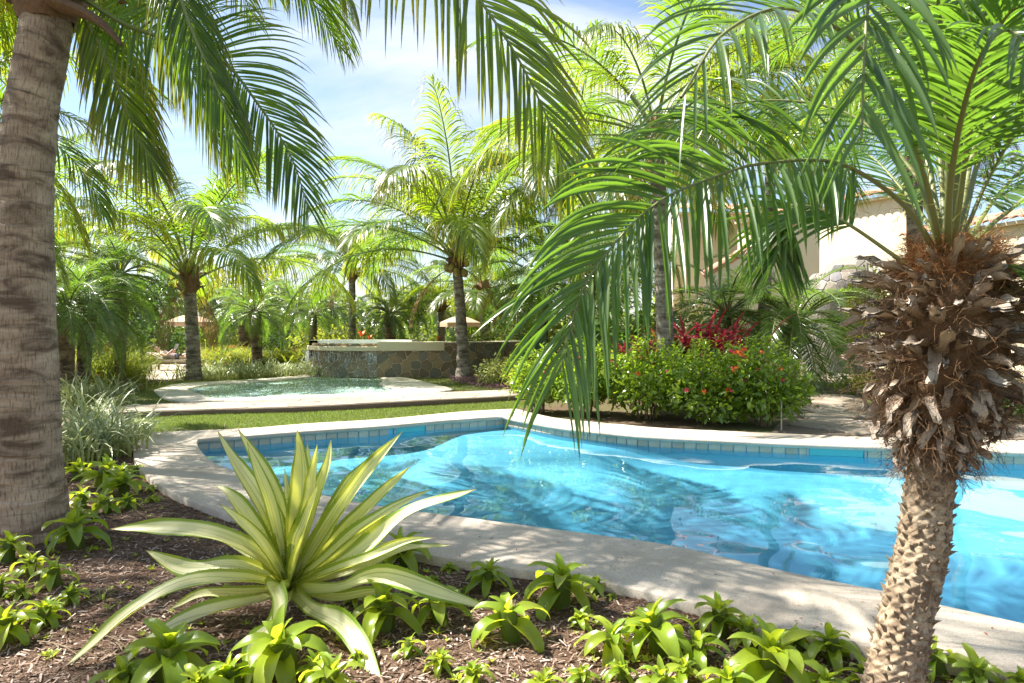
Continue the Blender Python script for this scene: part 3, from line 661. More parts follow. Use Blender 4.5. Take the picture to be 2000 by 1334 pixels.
# split: the lip covers the left two thirds; beyond it the stones run up to the thin cap
u_lip = float(np.interp(PX(865, 21.2), wl[20:, 0], sl[20:])); hl = HS
mb = MB(); uu = np.linspace(0, WLn, 90)
mb.grid(np.stack([[on_wall(u, z, 0) for u in uu] for z in (-.05, .3, HW-.02)], 0)); ob('wall_core', mb.mesh('wall_core', M['mortar']), spa)
cc = cells(WLn, HW-.03, .26, q, 1.25, .42, .012)
stones = [pl for pl in cc]
for pl in stones: ob('stone', stone_mesh('stone', pl, on_wall, .03, q, M['wallstone'], .010, .01), spa)
# lips: (from, to, z low, z high, outwards)
def lip(a, b, z0, z1, o0, back, name, k=60, mat='pale_stone'):
    u = np.linspace(a, b, k); rows = []
    for oo, z in ((.0, z0), (o0-.01, z0), (o0, z0+.012), (o0, z1-.012), (o0-.012, z1), (-back, z1), (-back, z1-.2)): rows.append([on_wall(x, z, oo) for x in u])
    m_ = MB(); m_.grid(np.stack(rows, 1)); 
    for e in (0, -1):
        pts = [r_[e] for r_ in rows]; m_.poly(pts)
    return ob(name, m_.mesh(name, M[mat], False), spa)
u1 = float(np.interp(PX(738, 20.9), wl[20:, 0], sl[20:]))
lip(.3, u1, ZY(685.5, 20.8), ZY(677, 20.8), .17, .30, 'spill_lip')
lip(u1+.002, u_lip, ZY(685.5, 20.8)+.003, ZY(667.5, 20.8), .15, .35, 'seat_lip')
lip(u_lip+.002, WLn, HW-.02, HW+.025, .05, .35, 'wall_cap')
# the water in the bowl and the raised far rim
bw = [(626, 22.3), (650, 21.7), (700, 21.35), (745, 21.3), (790, 22.2), (800, 23.4), (740, 24.4), (660, 24.4), (622, 23.4)]
bp = catmull([[PX(x, D_), D_, ZY(677, 20.8)-.012] for x, D_ in bw + bw[:1]], 50)[:-1]
ob('bowl_water', MB().poly(bp).mesh('bowl_water', M['water_shallow'], False), spa)
bf = bp.copy(); bf[:, 2] -= .3; ob('bowl_floor', MB().poly(bf).mesh('bowl_floor', M['plaster_pale'], False), spa)
mb = MB(); rc = catmull([[PX(x, D_), D_, ZY(676, 23)] for x, D_ in ((612, 22.4), (622, 23.5), (655, 24.6), (700, 24.9), (748, 24.8), (800, 24.0), (812, 22.9))], 40)
tr_, sr_, ur_ = frames(rc); zt = ZY(664, 23.6)
mb.grid(np.stack([rc + sr_*o + [0, 0, 0] * 1 + np.array([0, 0, zt-rc[0, 2]+z]) for o, z in ((-.14, -.6), (-.14, 0), (.14, 0), (.14, -.6))], 1)); ob('back_rim', mb.mesh('back_rim', M['coping_pale'], False), spa)
# falling water: beads and thin streams
M['spray'] = None
m_, nt = new_mat('spray'); gl = N(nt, 'ShaderNodeBsdfPrincipled', {'Base Color': (0.9, 0.95, 1, 1), 'Roughness': 0.12}); tr = N(nt, 'ShaderNodeBsdfTransparent', {0: (1, 1, 1, 1)})
mx = N(nt, 'ShaderNodeMixShader', {0: .55, 1: tr.outputs[0], 2: gl.outputs[0]}); o_ = N(nt, 'ShaderNodeOutputMaterial'); nt.links.new(mx.outputs[0], o_.inputs[0]); M['spray'] = m_
K = 1700; ux = q.uniform(.5, u1+.9, K); fall = q.random(K)**.8; zt = ZY(685.5, 20.8)
u2 = np.where(ux > u1, u1 - (ux-u1)*.3, ux)
pos = np.array([on_wall(u, zt - .03 - f*(zt-.08), .15 + .10*f + q.normal(0, .04)) for u, f in zip(u2, fall)])
V = np.array([[1, 0, 0], [-.5, .87, 0], [-.5, -.87, 0], [0, 0, 1.6], [0, 0, -1.6]])*1.0; F = [[0, 1, 3], [1, 2, 3], [2, 0, 3], [1, 0, 4], [2, 1, 4], [0, 2, 4]]
sz = q.uniform(.003, .0085, K)*np.where(q.random(K) < .08, 1.8, 1); sc = np.stack([sz, sz, sz*np.where(fall < .35, q.uniform(2, 9, K), 1.3)], 1)
mb = MB(); scatter(mb, V, F, pos, np.tile(np.eye(3), (K, 1, 1)), sc)
ob('waterfall', mb.mesh('waterfall', M['spray']), kind='stuff', label='thin curtain of falling water beads below the spa lip', category='waterfall')

# ------------------------------------------------------------------ stone clad curved wall with an arched top, and the cream building
M['stucco'] = solid('cream_stucco', (0.78, 0.66, 0.46), (0.72, 0.60, 0.41), 2.5, .85, .25, .01)
M['terracotta'] = solid('terracotta', (0.50, 0.24, 0.15), (0.38, 0.17, 0.10), 6, .8, .3)
M['terracotta_pink'] = solid('terracotta_pink', (0.55, 0.30, 0.21), (0.42, 0.21, 0.14), 6, .8, .3)
M['iron'] = solid('dark_iron', (0.03, 0.025, 0.022), None, 9, .5, spec=.5)
bld = thing('cream_building', 'large cream stucco building with terracotta roof edge behind the palms at the right', 'building')
def wall_slab(a, b, z0, z1, name, mat, parent, thick=.3, zb1=None):
    a, b = np.array(a, float), np.array(b, float); t_ = nrm(np.append(b-a, 0)); nn = np.array([t_[1], -t_[0], 0])*1.0
    zb1 = z1 if zb1 is None else zb1; mb = MB()
    c = [np.append(a, 0), np.append(b, 0)]; V = []
    for k in (0, 1):
        for p, z in ((c[0], z1), (c[1], zb1)):
            V += [p - nn*thick*k + [0, 0, z0], p - nn*thick*k + [0, 0, z]]
    mb.add(V, [[0, 2, 3, 1], [4, 5, 7, 6], [1, 3, 7, 5], [0, 1, 5, 4], [2, 6, 7, 3]]); return ob(name, mb.mesh(name, M[mat], False), parent)
def roof_tiles(a, b, z, parent, cols, size=.22, slope=.35, rows_=3, zb=None, mat='terracotta'):
    a, b = np.array(a, float), np.array(b, float); L_ = np.linalg.norm(b-a); t_ = np.append((b-a)/L_, 0); nn = np.array([t_[1], -t_[0], 0])
    zb = z if zb is None else zb; K_ = int(L_/size); me = TILE_ME(size, mat)
    ev = MB(); ev.add([tuple(np.append(a, z) + nn*o + [0, 0, h]) for o, h in ((.20, -.10), (.20, .0), (-1.0, .0), (-1.0, -.10))] + [tuple(np.append(b, zb) + nn*o + [0, 0, h]) for o, h in ((.20, -.10), (.20, .0), (-1.0, .0), (-1.0, -.10))], [[0, 1, 5, 4], [1, 2, 6, 5], [2, 3, 7, 6], [3, 0, 4, 7], [0, 3, 2, 1], [4, 5, 6, 7]]); ob('eave', ev.mesh('eave', M['stucco'], False), parent)
    for r_ in range(rows_):
        for k in range(K_):
            f = (k+.5)/K_; p = np.append(a + (b-a)*f, z + (zb-z)*f) + nn*(.16 - r_*.33) + [0, 0, .04 + r_*.33*slope]
            ob('roof_tile', me, parent, p, (0, 0, math.atan2(t_[1], t_[0])))
_tm = {}
def TILE_ME(size, mat):
    if (size, mat) not in _tm:
        mb = MB(); a = np.linspace(0, PI, 6); P_ = np.stack([[[-math.cos(x)*size*.5*(1-.12*k), y, math.sin(x)*size*.36 + k*.12] for x in a] for k, y in ((0, -.2), (1, .2))]); mb.grid(P_)
        Pi = P_[0].copy(); Pi2 = Pi*[.86, 1, .8]; mb.grid(np.stack([Pi, Pi2])); _tm[(size, mat)] = mb.mesh('roof_tile', M[mat])
    return _tm[(size, mat)]
# main wall runs from the far left end towards the viewer on the right
wA = np.array([PX(1440, 31), 31.0]); wB = np.array([PX(1768, 24.5), 24.5]); wC = np.array([PX(2120, 19.0), 19.0])
zL, zR = ZY(402, 27), ZY(455, 23.2)
wall_slab(wA, wB, -.05, zL, 'wall', 'stucco', bld)
wall_slab(wB + (wC-wB)*.002, wC, -.05, zR, 'wall', 'stucco', bld)
roof_tiles(wA, wB, zL, bld, 'terracotta', .30, mat='terracotta_pink'); roof_tiles(wB, wC, zR, bld, 'terracotta', .30, mat='terracotta_pink')
# blind window beyond the palm skirt
# far wing with an arcade
wing = thing('arcade_wing', 'cream wing with a pale arch and dark lamp bracket behind the hanging fronds', 'building')
dW = 32.0; x0, x1 = PX(1330, dW), PX(1500, dW); zt = ZY(415, dW)
def arch_wall(x0, x1, z1, y, parent, cx, hw, zs):
    mb = MB(); a = np.linspace(PI, 0, 20); arc = [(cx + hw*math.cos(t_), zs + hw*.8*math.sin(t_)) for t_ in a]
    pts = [(x0, 0), (x0, z1), (x1, z1), (x1, 0), (cx+hw, 0)] + arc[::-1] + [(cx-hw, 0)]
    mb.poly([(p[0], y, p[1]) for p in pts]); pr = [(cx-hw, 0)] + arc + [(cx+hw, 0)]
    mb.grid(np.array([[(p[0], y + k, p[1]) for k in (0, .5)] for p in pr])); return ob('arcade_wall', mb.mesh('arcade_wall', M['stucco'], False), parent)
arch_wall(x0, x1, zt, dW, wing, PX(1412, dW), 1.15, ZY(470, dW))
wall_slab((x0, dW+1.6), (x1, dW+1.6), -.05, zt, 'back_wall', 'stucco', wing)
roof_tiles((x0-.3, dW), (x1+.3, dW), zt, wing, 'terracotta', .34, rows_=4, mat='terracotta_pink')
lb = thing('lamp_bracket', 'dark iron lamp bracket on the cream arcade wall', 'lamp', (PX(1435, dW), dW-.05, ZY(430, dW)))
mb = MB(); tube(mb, catmull([[0, -.05, 0], [.05, -.2, -.3], [.3, -.3, -.65], [.42, -.3, -.78]], 10), .05, 6); ob('bracket_arm', mb.mesh('bracket_arm', M['iron']), lb)
ob('lantern', MB().box((.35, -.3, -.92), (.16, .14, .15)).mesh('lantern', M['iron'], False), lb)
# stair wall with a round terracotta cap sloping up to the right
sw = thing('stair_wall', 'sloping cream stair wall with rounded terracotta cap behind the small palms', 'stair wall')
aS = np.array([PX(1375, 27.5), 27.5]); bS = np.array([PX(1600, 26.0), 26.0]); za, zb = ZY(538, 27.5), ZY(402, 26.0)
wall_slab(aS, bS, -.05, za-.08, 'stair_panel', 'stucco', sw, .3, zb-.08)
Cs = catmull([[aS[0], aS[1]+.1, za], [bS[0], bS[1]+.1, zb]], 18)
for k in range(17):
    mb = MB(); C_ = np.stack([Cs[k], Cs[k] + (Cs[k+1]-Cs[k])*1.04]); tube(mb, C_, [.20, .17], 12, cap=True); ob('cap_tile', mb.mesh('cap_tile', M['terracotta_pink']), sw)
# round stone wall with a blunt arch on top
dm = thing('stone_niche', 'pale stone clad curved wall at the end of the flagstone walkway', 'stone wall')
Dd = 24.0; cx, rr_ = PX(1628, Dd), (PX(1692, Dd) - PX(1566, Dd))/2; zt = ZY(535, Dd)
def on_dome(u, v, h):
    a = PI + u/rr_ ; k = 1.0 if v < zt-.9 else math.sqrt(max(0.02, 1 - ((v-(zt-.9))/1.0)**2*.75)); R_ = rr_*k + h
    return (cx + R_*math.cos(a), Dd + .9*R_*math.sin(a), v)
mb = MB(); mb.grid(np.array([[on_dome(u, v, 0) for u in np.linspace(0, PI*rr_, 30)] for v in np.linspace(-.05, zt, 20)])); ob('wall_core', mb.mesh('wall_core', M['mortar_pale']), dm)
for pl in cells(PI*rr_, zt, .34, q, 1.0, .42, .014): ob('stone', stone_mesh('stone', pl, on_dome, .03, q, M['domestone'], .01, .006), dm)
bk = np.array([PX(1655, 24.9), 24.9]); ab = thing('stone_arch', 'low stone clad arch standing behind the curved stone wall', 'stone arch')
ac, ar, az_ = PX(1660, 24.9), 1.0, ZY(500, 24.9)-.55
_ca, _sa = math.cos(rad(-50)), math.sin(rad(-50))
def on_arch(u, v, h): return (ac + (u-ar)*_ca - h*-_sa, 24.9 + (u-ar)*_sa - h*_ca, v)
aw = lambda x: az_ + .55*math.sqrt(max(0, 1 - (x/ar)**2))
mb = MB(); mb.poly([on_arch(0, 0, 0), on_arch(2*ar, 0, 0)] + [on_arch(ar + ar*math.cos(t_), aw(ar*math.cos(t_)), 0) for t_ in np.linspace(0, PI, 14)]); ob('wall_core', mb.mesh('wall_core', M['mortar_pale'], False), ab)
for pl in cells(2*ar, az_+.55, .36, q, 1.0, .42, .014):
    if all(p[1] < aw(p[0]-ar) for p in pl) and pl[:, 1].min() > 2.0: ob('stone', stone_mesh('stone', pl, on_arch, .03, q, M['domestone'], .01, .006), ab)

# ------------------------------------------------------------------ far background: woods, trees, palms
M['woods'] = leaf_simple('woods_leaf', (0.07, 0.11, 0.022), (0.12, 0.14, 0.03), (0.28, 0.36, 0.04), .42)
M['yel'] = leaf_simple('yellow_green_leaf', (0.10, 0.14, 0.02), (0.17, 0.17, 0.025), (0.42, 0.48, 0.04), .48)
M['deep'] = leaf_simple('deep_leaf', (0.035, 0.075, 0.02), (0.07, 0.11, 0.025), (0.14, 0.28, 0.03), .35)
LT = np.array([[0, 0, 0], [.32, .19, .035], [.35, 0, 0], [.32, -.19, .035], [.72, .15, .02], [.74, 0, -.03], [.72, -.15, .02], [1, 0, -.12]])
LF = np.array([[0, 2, 1], [0, 3, 2], [1, 2, 4], [2, 5, 4], [2, 3, 6], [2, 6, 5], [4, 5, 7], [5, 6, 7]])
LL = np.array([[.5, 0, 0], [0, .3, 0], [.5, .3, 0], [1, .3, 0], [0, .7, 0], [.5, .7, 0], [1, .7, 0], [.5, 1, 0]])
QT = np.array([[0, 0, 0], [.45, .22, .03], [1, 0, -.08], [.45, -.22, .03]]); QF = np.array([[0, 3, 1], [1, 3, 2]]); QL = np.array([[.5, 0, 0], [0, .5, 0], [.5, 1, 0], [1, .5, 0]])
def leaf_cloud(mb, blobs, dens, size, q, tmpl='L', shell=.45, droop=.2, upb=.35):
    """leaves in ellipsoid blobs [(cx,cy,cz,rx,ry,rz)]"""
    V, F, L = (LT, LF, LL) if tmpl == 'L' else (QT, QF, QL)
    for b in blobs:
        b = np.array(b, float); K = int(dens*(b[3]*b[4] + b[4]*b[5] + b[3]*b[5])); d = rnd_dirs(K, q); rr = (1 - shell*q.random(K)**1.6)[:, None]
        lump = 1 + .16*np.sin(d[:, 0:1]*5 + b[0]*3) * np.sin(d[:, 1:2]*6 + b[1]) + .10*np.sin(d[:, 2:3]*9 + d[:, 0:1]*7)
        pos = b[:3] + d*b[3:]*rr*lump
        ax = nrm(d*[1, 1, .6] + rnd_dirs(K, q)*.8 - [0, 0, droop]); nn = nrm(d + rnd_dirs(K, q)*.6 + [0, 0, upb])
        scatter(mb, V, F, pos, rot_from(ax, nn), size*q.uniform(.6, 1.25, K), q.random(K), L=L)
q = np.random.default_rng(11)
mb = MB(); bl = []
for k in range(34):
    x = -62 + k*3.9 + q.normal(0, .8); y = q.uniform(56, 66); h = q.uniform(2.4, 4.6) + (1.4 if k % 5 == 0 else 0); bl.append((x, y, h*.5, 3.6, 3, h*.62))
leaf_cloud(mb, bl, 52, .62, q, 'Q', .35)
ob('woods', mb.mesh('woods', M['woods'], False), kind='stuff', label='distant mass of green woods closing the garden', category='woods')
M['treebark'] = solid('tree_bark', (0.16, 0.12, 0.09), (0.09, 0.07, 0.05), 6, .9, .5, .03)
def tree(name, label, x, y, H, R_, seed, mat='woods', group=None, lf=.30, dens=70, nb=9):
    q = np.random.default_rng(seed); t = thing(name, label, 'tree', (x, y, 0), group); mb = MB(); tubeC = catmull([[0, 0, 0], [.1, .1, H*.3], [q.normal(0, .3), 0, H*.62]], 10)
    tube(mb, tubeC, np.linspace(.22, .1, 10), 8); bl = []
    for k in range(nb):
        a = k*2.4; rr_ = R_*math.sqrt((k+.5)/nb)*.75; c = (rr_*math.cos(a), rr_*math.sin(a), H*(.72 + q.uniform(-.12, .2)) - rr_*.25); s = R_*q.uniform(.32, .5); bl.append((*c, s, s, s*.62))
        tube(mb, catmull([tubeC[6], np.array(c)*.6 + tubeC[6]*.4 + [0, 0, .1], c], 6), np.linspace(.08, .02, 6), 5)
    ob('trunk', mb.mesh('trunk', M['treebark']), t); mb = MB(); leaf_cloud(mb, bl, dens, lf, q, 'Q', .6); c = ob('crown', mb.mesh('crown', M[mat], False), t, kind='stuff'); return t
tree('broad_tree', 'pale yellow-green broad tree rising above the far palms at the skyline', PX(492, 50), 50, 7.0, 3.2, 21, 'yel')
tree('broad_tree', 'rounded green tree at the skyline left of the pale broad tree', PX(428, 54), 54, 5.6, 3.0, 22, 'woods')
tree('broad_tree', 'low bushy tree behind the far palms, right of the pale broad tree', PX(585, 52), 52, 5.0, 3.0, 23, 'woods')
tree('broad_tree', 'leafy tree above the spa wall between two coconut trunks', PX(820, 48), 48, 5.0, 3.4, 24, 'yel')
tree('broad_tree', 'dense tree behind the red-leaved plant', PX(1180, 40), 40, 6.0, 3.6, 25, 'woods')
tree('broad_tree', 'dark leafy tree behind the left dwarf palms', PX(210, 34), 34, 5.0, 3.0, 26, 'deep')
tree('broad_tree', 'leafy tree hidden behind the large left trunk', PX(40, 30), 30, 5.2, 3.0, 27, 'woods')
mb = MB(); tc = np.array([PX(560, 56), 56, 0]); q = np.random.default_rng(2)
for k in range(26):
    a = q.uniform(0, 6.28); tube(mb, catmull([tc + [0, 0, 3.5], tc + [math.cos(a)*.8, .3*math.sin(a), 5.6], tc + [math.cos(a)*2.2, math.sin(a), 6.4 + q.uniform(-.6, 1.2)]], 5), np.linspace(.03, .008, 5), 4)
tube(mb, [tc, tc + [0, 0, 3.6]], [.16, .10], 6)
bt = thing('bare_tree', 'bare twiggy treetop against the sky above the far palms', 'tree', (0, 0, 0)); ob('branches', mb.mesh('branches', M['treebark']), bt)

FP = 'far palms behind the spa and the bushes'
palm('coconut_palm', 'tall coconut palm at centre-left whose crown stands against the sky, rising from the variegated plants', PX(378, 20), 20, ZY(558, 20), 'coco', 21, 5.4, .21, .17, (-.12, 0), 31, lo=0, hi=3.3, flare=1.25)
palm('coconut_palm', 'coconut palm with a brown fruit cluster growing in front of the stone spa wall', PX(905, 20.4), 20.4, ZY(515, 20.4), 'coco', 26, 5.5, .20, .14, (-.2, 0), 32, lo=0, hi=3.9, flare=1.5, nuts=9)
palm('coconut_palm', 'slender coconut palm left of the spa with an upright yellow-green crown', PX(688, 30), 30, ZY(540, 30), 'coco', 20, 4.4, .17, .14, (0, 0), 33, FP, lo=.3, hi=4.2)
palm('coconut_palm', 'young coconut palm behind the spa with its trunk left of the fruiting palm', PX(862, 31), 31, ZY(600, 31), 'coco', 18, 3.2, .19, .15, (0, 0), 34, FP, lo=.5, hi=4.8)
palm('coconut_palm', 'coconut palm behind the spa with its trunk right of the fruiting palm', PX(950, 28), 28, ZY(585, 28), 'coco', 20, 3.4, .26, .2, (-.1, 0), 35, FP, lo=.5, hi=5)
palm('coconut_palm', 'coconut palm far behind the parasol on the left', PX(335, 38), 38, 3.2, 'coco', 18, 3.6, .2, .15, (0, 0), 36, FP, lo=.5, hi=5)
palm('coconut_palm', 'yellow-green coconut palm leaning over the left dwarf palms', PX(60, 15), 15, ZY(500, 15), 'coco', 13, 2.9, .2, .15, (0, 0), 37, lo=.3, hi=5.6)
palm('coconut_palm', 'coconut palm showing pale fronds beside the upper left trunk', -7.3, 8.4, 4.0, 'coco', 17, 3.2, .2, .15, (.1, 0), 38, lo=.2, hi=6.2)
palm('coconut_palm', 'added tall coconut palm behind the large left trunk, its crown above shading the coping', -4.95, 7.1, 6.2, 'coco', 30, 3.7, .13, .11, (.15, -.2), 43, lo=.6, hi=7)  # palm added mostly out of view so its crown shades the coping
palm('coconut_palm', 'tall bright coconut palm rising out of the flowering hedge', PX(1302, 11.9), 11.9, ZY(290, 11.9), 'coco', 22, 3.6, .155, .13, (-.2, 0), 39, lo=.2, hi=6, flare=1.1, m=18)
palm('coconut_palm', 'coconut palm behind the hedge whose crown fills the top right sky', PX(1490, 19), 19, ZY(215, 19), 'coco', 20, 4.2, .18, .14, (.3, 0), 40, lo=.2, hi=5.6)
palm('coconut_palm', 'coconut palm behind the hedge left of the tall bright palm', PX(1130, 19), 19, ZY(360, 19), 'coco', 22, 4.2, .18, .14, (0, 0), 41, lo=.2, hi=5.8)
palm('coconut_palm', 'coconut palm at the right edge, its trunk hidden by the shaggy dry skirt', PX(1862, 13), 13, ZY(215, 13), 'coco', 24, 3.6, .13, .11, (.2, 0), 44, lo=0, hi=5.2)
# dwarf date palms
DP = 'dwarf date palms standing in the far beds'
palm('dwarf_date_palm', 'dwarf date palm with dark boots behind the striped plants, beside the large left trunk', PX(130, 13), 13, ZY(618, 13), 'date', 34, 1.55, .10, .15, (.0, 0), 51, lo=.3, hi=6.4)
palm('dwarf_date_palm', 'twin dwarf date palm with a slim bare trunk just right of the dark-booted one', PX(160, 13.6), 13.6, ZY(600, 13.6), 'date', 30, 1.49, .10, .15, (.15, 0), 52, lo=.3, hi=6.6)
palm('dwarf_date_palm', 'dark spreading dwarf date palm in the shade above the firecracker bush', PX(235, 16), 16, ZY(545, 16), 'date', 34, 1.6, .10, .14, (0, 0), 53, lo=.3, hi=6.6)
palm('dwarf_date_palm', 'glossy round dwarf date palm left of the spa near the sky gap', PX(503, 24), 24, ZY(615, 24), 'date', 34, 1.80, .15, .2, (-.1, 0), 54, lo=.5, hi=6.6)
palm('dwarf_date_palm', 'dwarf date palm with a thick dark trunk left of the glossy round one', PX(478, 28), 28, ZY(610, 28), 'date', 28, 1.80, .2, .25, (0, 0), 55, lo=1, hi=6)
palm('dwarf_date_palm', 'dense dark dwarf date palm just above the spa rim', PX(762, 29), 29, ZY(618, 29), 'date', 38, 1.87, .2, .24, (0, 0), 56, lo=.1, hi=6.4)
palm('dwarf_date_palm', 'dwarf date palm behind the slender coconut left of the spa', PX(612, 33), 33, ZY(618, 33), 'date', 28, 1.87, .14, .18, (0, 0), 57, lo=.6, hi=6.4)
palm('dwarf_date_palm', 'bright dwarf date palm right of the spa behind the clipped shrub', PX(1060, 21), 21, ZY(560, 21), 'date', 32, 2.30, .14, .18, (0, 0), 58, lo=.3, hi=6.4)
palm('dwarf_date_palm', 'dwarf date palm behind the left end of the flowering hedge', PX(1150, 16), 16, ZY(520, 16), 'date', 32, 2.16, .12, .16, (0, 0), 59, lo=.3, hi=6.4)
palm('dwarf_date_palm', 'slender airy dwarf date palm in front of the cream wall by the stone niche', PX(1548, 17), 17, ZY(645, 17), 'date', 44, 2.7, .07, .10, (.05, 0), 60, lo=.3, hi=7)
palm('dwarf_date_palm', 'small airy dwarf date palm above the red-leaved plant', PX(1420, 18), 18, ZY(620, 18), 'date', 32, 2.4, .08, .10, (0, 0), 61, lo=.3, hi=7)
palm('dwarf_date_palm', 'tall dwarf date palm hidden behind the spiny trunk, its fronds high above it', PX(1790, 10), 10, ZY(110, 10), 'date', 34, 1.58, .08, .12, (-.1, 0), 62, lo=.2, hi=7)
for k, (px_, D_, py_, lab) in enumerate(((930, 40, 600, 'far dwarf palm just right of the fruiting coconut trunk'), (1010, 34, 590, 'far dwarf palm above the right end of the spa wall'), (820, 42, 610, 'far dwarf palm left of the tan parasol behind the spa'), (570, 42, 600, 'far dwarf palm beyond the far pool'), (420, 40, 605, 'far dwarf palm right of the left parasol'), (300, 36, 600, 'far dwarf palm left of the left parasol'), (650, 44, 605, 'far dwarf palm between the two slender coconuts'))):
    palm('dwarf_date_palm', lab, PX(px_, D_), D_, ZY(py_, D_), 'date', 24, 3.4, .15, .2, (0, 0), 70+k, FP, lo=.3, hi=6.2, m=8)

# ------------------------------------------------------------------ parasols, loungers, chairs, the reader
M['canvas'] = None
m_, nt = new_mat('canvas'); finish(m_, nt, (0.62, 0.45, 0.30), .9, trans=(0.55, 0.36, 0.22), tf=.25); M['canvas'] = m_
M['wood'] = solid('dark_wood', (0.16, 0.09, 0.05), (0.09, 0.05, 0.03), 12, .6)
M['cushion'] = solid('tan_cushion', (0.52, 0.44, 0.34), (0.44, 0.37, 0.29), 9, .9)
def parasol(label, px_, D_, py_rim, R_):
    zr = ZY(py_rim, D_); t = thing('parasol', label, 'parasol', (PX(px_, D_), D_, 0)); apex = zr + R_*.36
    for k in range(8):
        a0, a1 = k*PI/4 + .2, (k+1)*PI/4 + .2; mb = MB(); u = np.linspace(0, 1, 5); rows = []
        for s in (.03, .5, 1.0): rows.append([[(R_*s)*((1-x)*math.cos(a0) + x*math.cos(a1)), (R_*s)*((1-x)*math.sin(a0) + x*math.sin(a1)), apex - (apex-zr)*s + .03*math.sin(PI*s)] for x in u])
        rows.append([[p[0], p[1], p[2]-.16] for p in rows[-1]]); mb.grid(np.array(rows)); ob('canopy_panel', mb.mesh('canopy_panel', M['canvas'], False), t)
        mb = MB(); tube(mb, [[0, 0, apex-.03], [R_*math.cos(a0), R_*math.sin(a0), zr-.02]], .012, 4); ob('rib', mb.mesh('rib', M['wood']), t)
    mb = MB(); tube(mb, [[0, 0, 0], [0, 0, apex+.1]], .03, 8, cap=True); ob('pole', mb.mesh('pole', M['wood']), t)
    mb = MB(); tube(mb, [[0, 0, 0], [0, 0, .1]], [.28, .24], 14, cap=True); ob('base', mb.mesh('base', M['iron']), t)
parasol('tan parasol half hidden by the coconut trunk, above the person on the lounger', 371, 27.5, 629, .95)
parasol('tan parasol behind the spa wall, crossed by the fruiting coconut trunk', 899, 26, 630, .78)
def lounger(label, x, y, rz, back=.35, group='sun loungers on the far paving'):
    t = thing('sun_lounger', label, 'lounger', (x, y, 0), group); t.rotation_euler = (0, 0, rz); L_ = 2.0
    mb = MB(); mb.box((0, .32, .27), (L_/2, .025, .035)); mb.box((0, -.32, .27), (L_/2, .025, .035))
    for k in range(9): mb.box((-.95 + k*.237, 0, .275), (.03, .295, .012))
    ob('frame', mb.mesh('frame', M['wood'], False), t)
    for sx in (-.8, .8):
        for sy in (-.3, .3): ob('leg', MB().box((sx, sy, .117), (.03, .03, .115)).mesh('leg', M['wood'], False), t)
    ob('cushion', MB().box((.33, 0, .355), (.67, .31, .05)).mesh('cushion', M['cushion'], False), t)
    R_ = Matrix.Rotation(back, 3, 'Y'); ob('back_cushion', MB().box((-.67, 0, .42+.31*math.sin(back)-.04), (.34, .31, .05), np.array(R_)).mesh('back_cushion', M['cushion'], False), t)
    return t
lx, ly = PX(340, 25.5), 25.5
lounger('tan cushioned lounger carrying the reading person, left of the tall coconut trunk', lx + .1, ly, rad(3), .40)
lounger('empty lounger with a raised back just behind the reading person', lx + .4, ly + 2.6, rad(60), .9)
lounger('empty lounger behind the spa rim left of the fruiting coconut trunk', PX(845, 27), 27, rad(40), .9)
lounger('empty lounger behind the spa rim right of the second parasol', PX(925, 33), 33, rad(120), .9)
# person lying on the back cushion and holding up a book
def skinned(name, joints, edges, mats, parent, sub=2):
    me = bpy.data.meshes.new(name); me.from_pydata([j[:3] for j in joints], edges, []); o = ob(name, me, parent); me.materials.append(mats)
    md = o.modifiers.new('skin', 'SKIN'); sv = me.skin_vertices[0] if me.skin_vertices else None
    if sv is None:
        bpy.context.view_layer.objects.active = o; bpy.context.view_layer.update(); sv = me.skin_vertices[0]
    for k, j in enumerate(joints): sv.data[k].radius = (j[3], j[3]*(j[4] if len(j) > 4 else 1))
    sv.data[0].use_root = True; s = o.modifiers.new('sub', 'SUBSURF'); s.levels = sub; s.render_levels = sub
    return o
M['skin'] = solid('skin', (0.55, 0.33, 0.24), (0.48, 0.28, 0.20), 8, .5)
M['shirt'] = solid('mauve_cloth', (0.30, 0.22, 0.24), (0.22, 0.16, 0.19), 14, .9)
M['hair'] = solid('dark_hair', (0.03, 0.02, 0.015), None, 30, .6)
M['paper'] = solid('book_cover', (0.55, 0.60, 0.72), (0.42, 0.48, 0.62), 6, .6)
M['shorts'] = solid('dark_shorts', (0.06, 0.06, 0.10), None, 10, .9)
pr = thing('person', 'person lying on the tan lounger holding up an open book', 'person', (lx + .1, ly, .0)); pr.rotation_euler = (0, 0, rad(3))
J = [(-.02, 0, .50, .125, .75), (-.25, 0, .52, .115, .8), (-.47, 0, .62, .13, .75), (-.60, 0, .70, .055), (-.70, 0, .78, .07), (-.78, 0, .84, .085), (-.86, 0, .88, .06),   # pelvis..head top
     (-.50, .19, .63, .06), (-.28, .26, .56, .045), (-.14, .14, .72, .035), (-.10, .08, .78, .03), (-.50, -.19, .63, .06), (-.28, -.26, .56, .045), (-.14, -.14, .72, .035), (-.10, -.08, .78, .03),
     (.02, .10, .49, .085), (.42, .13, .62, .058), (.80, .12, .47, .038), (.90, .12, .52, .03), (.02, -.10, .49, .085), (.44, -.12, .50, .058), (.86, -.12, .47, .038), (.93, -.12, .54, .03)]
E = [(0, 1), (1, 2), (2, 3), (3, 4), (4, 5), (5, 6), (2, 7), (7, 8), (8, 9), (9, 10), (2, 11), (11, 12), (12, 13), (13, 14), (0, 15), (15, 16), (16, 17), (17, 18), (0, 19), (19, 20), (20, 21), (21, 22)]
skinned('body', J, E, M['skin'], pr)
mb = MB(); tube(mb, catmull([[-.0, 0, .505], [-.25, 0, .53], [-.52, 0, .645]], 8), [.15, .15, .14, .14, .145, .15, .15, .10], 12, flat=.85, cap=True); ob('shirt', mb.mesh('shirt', M['shirt']), pr)
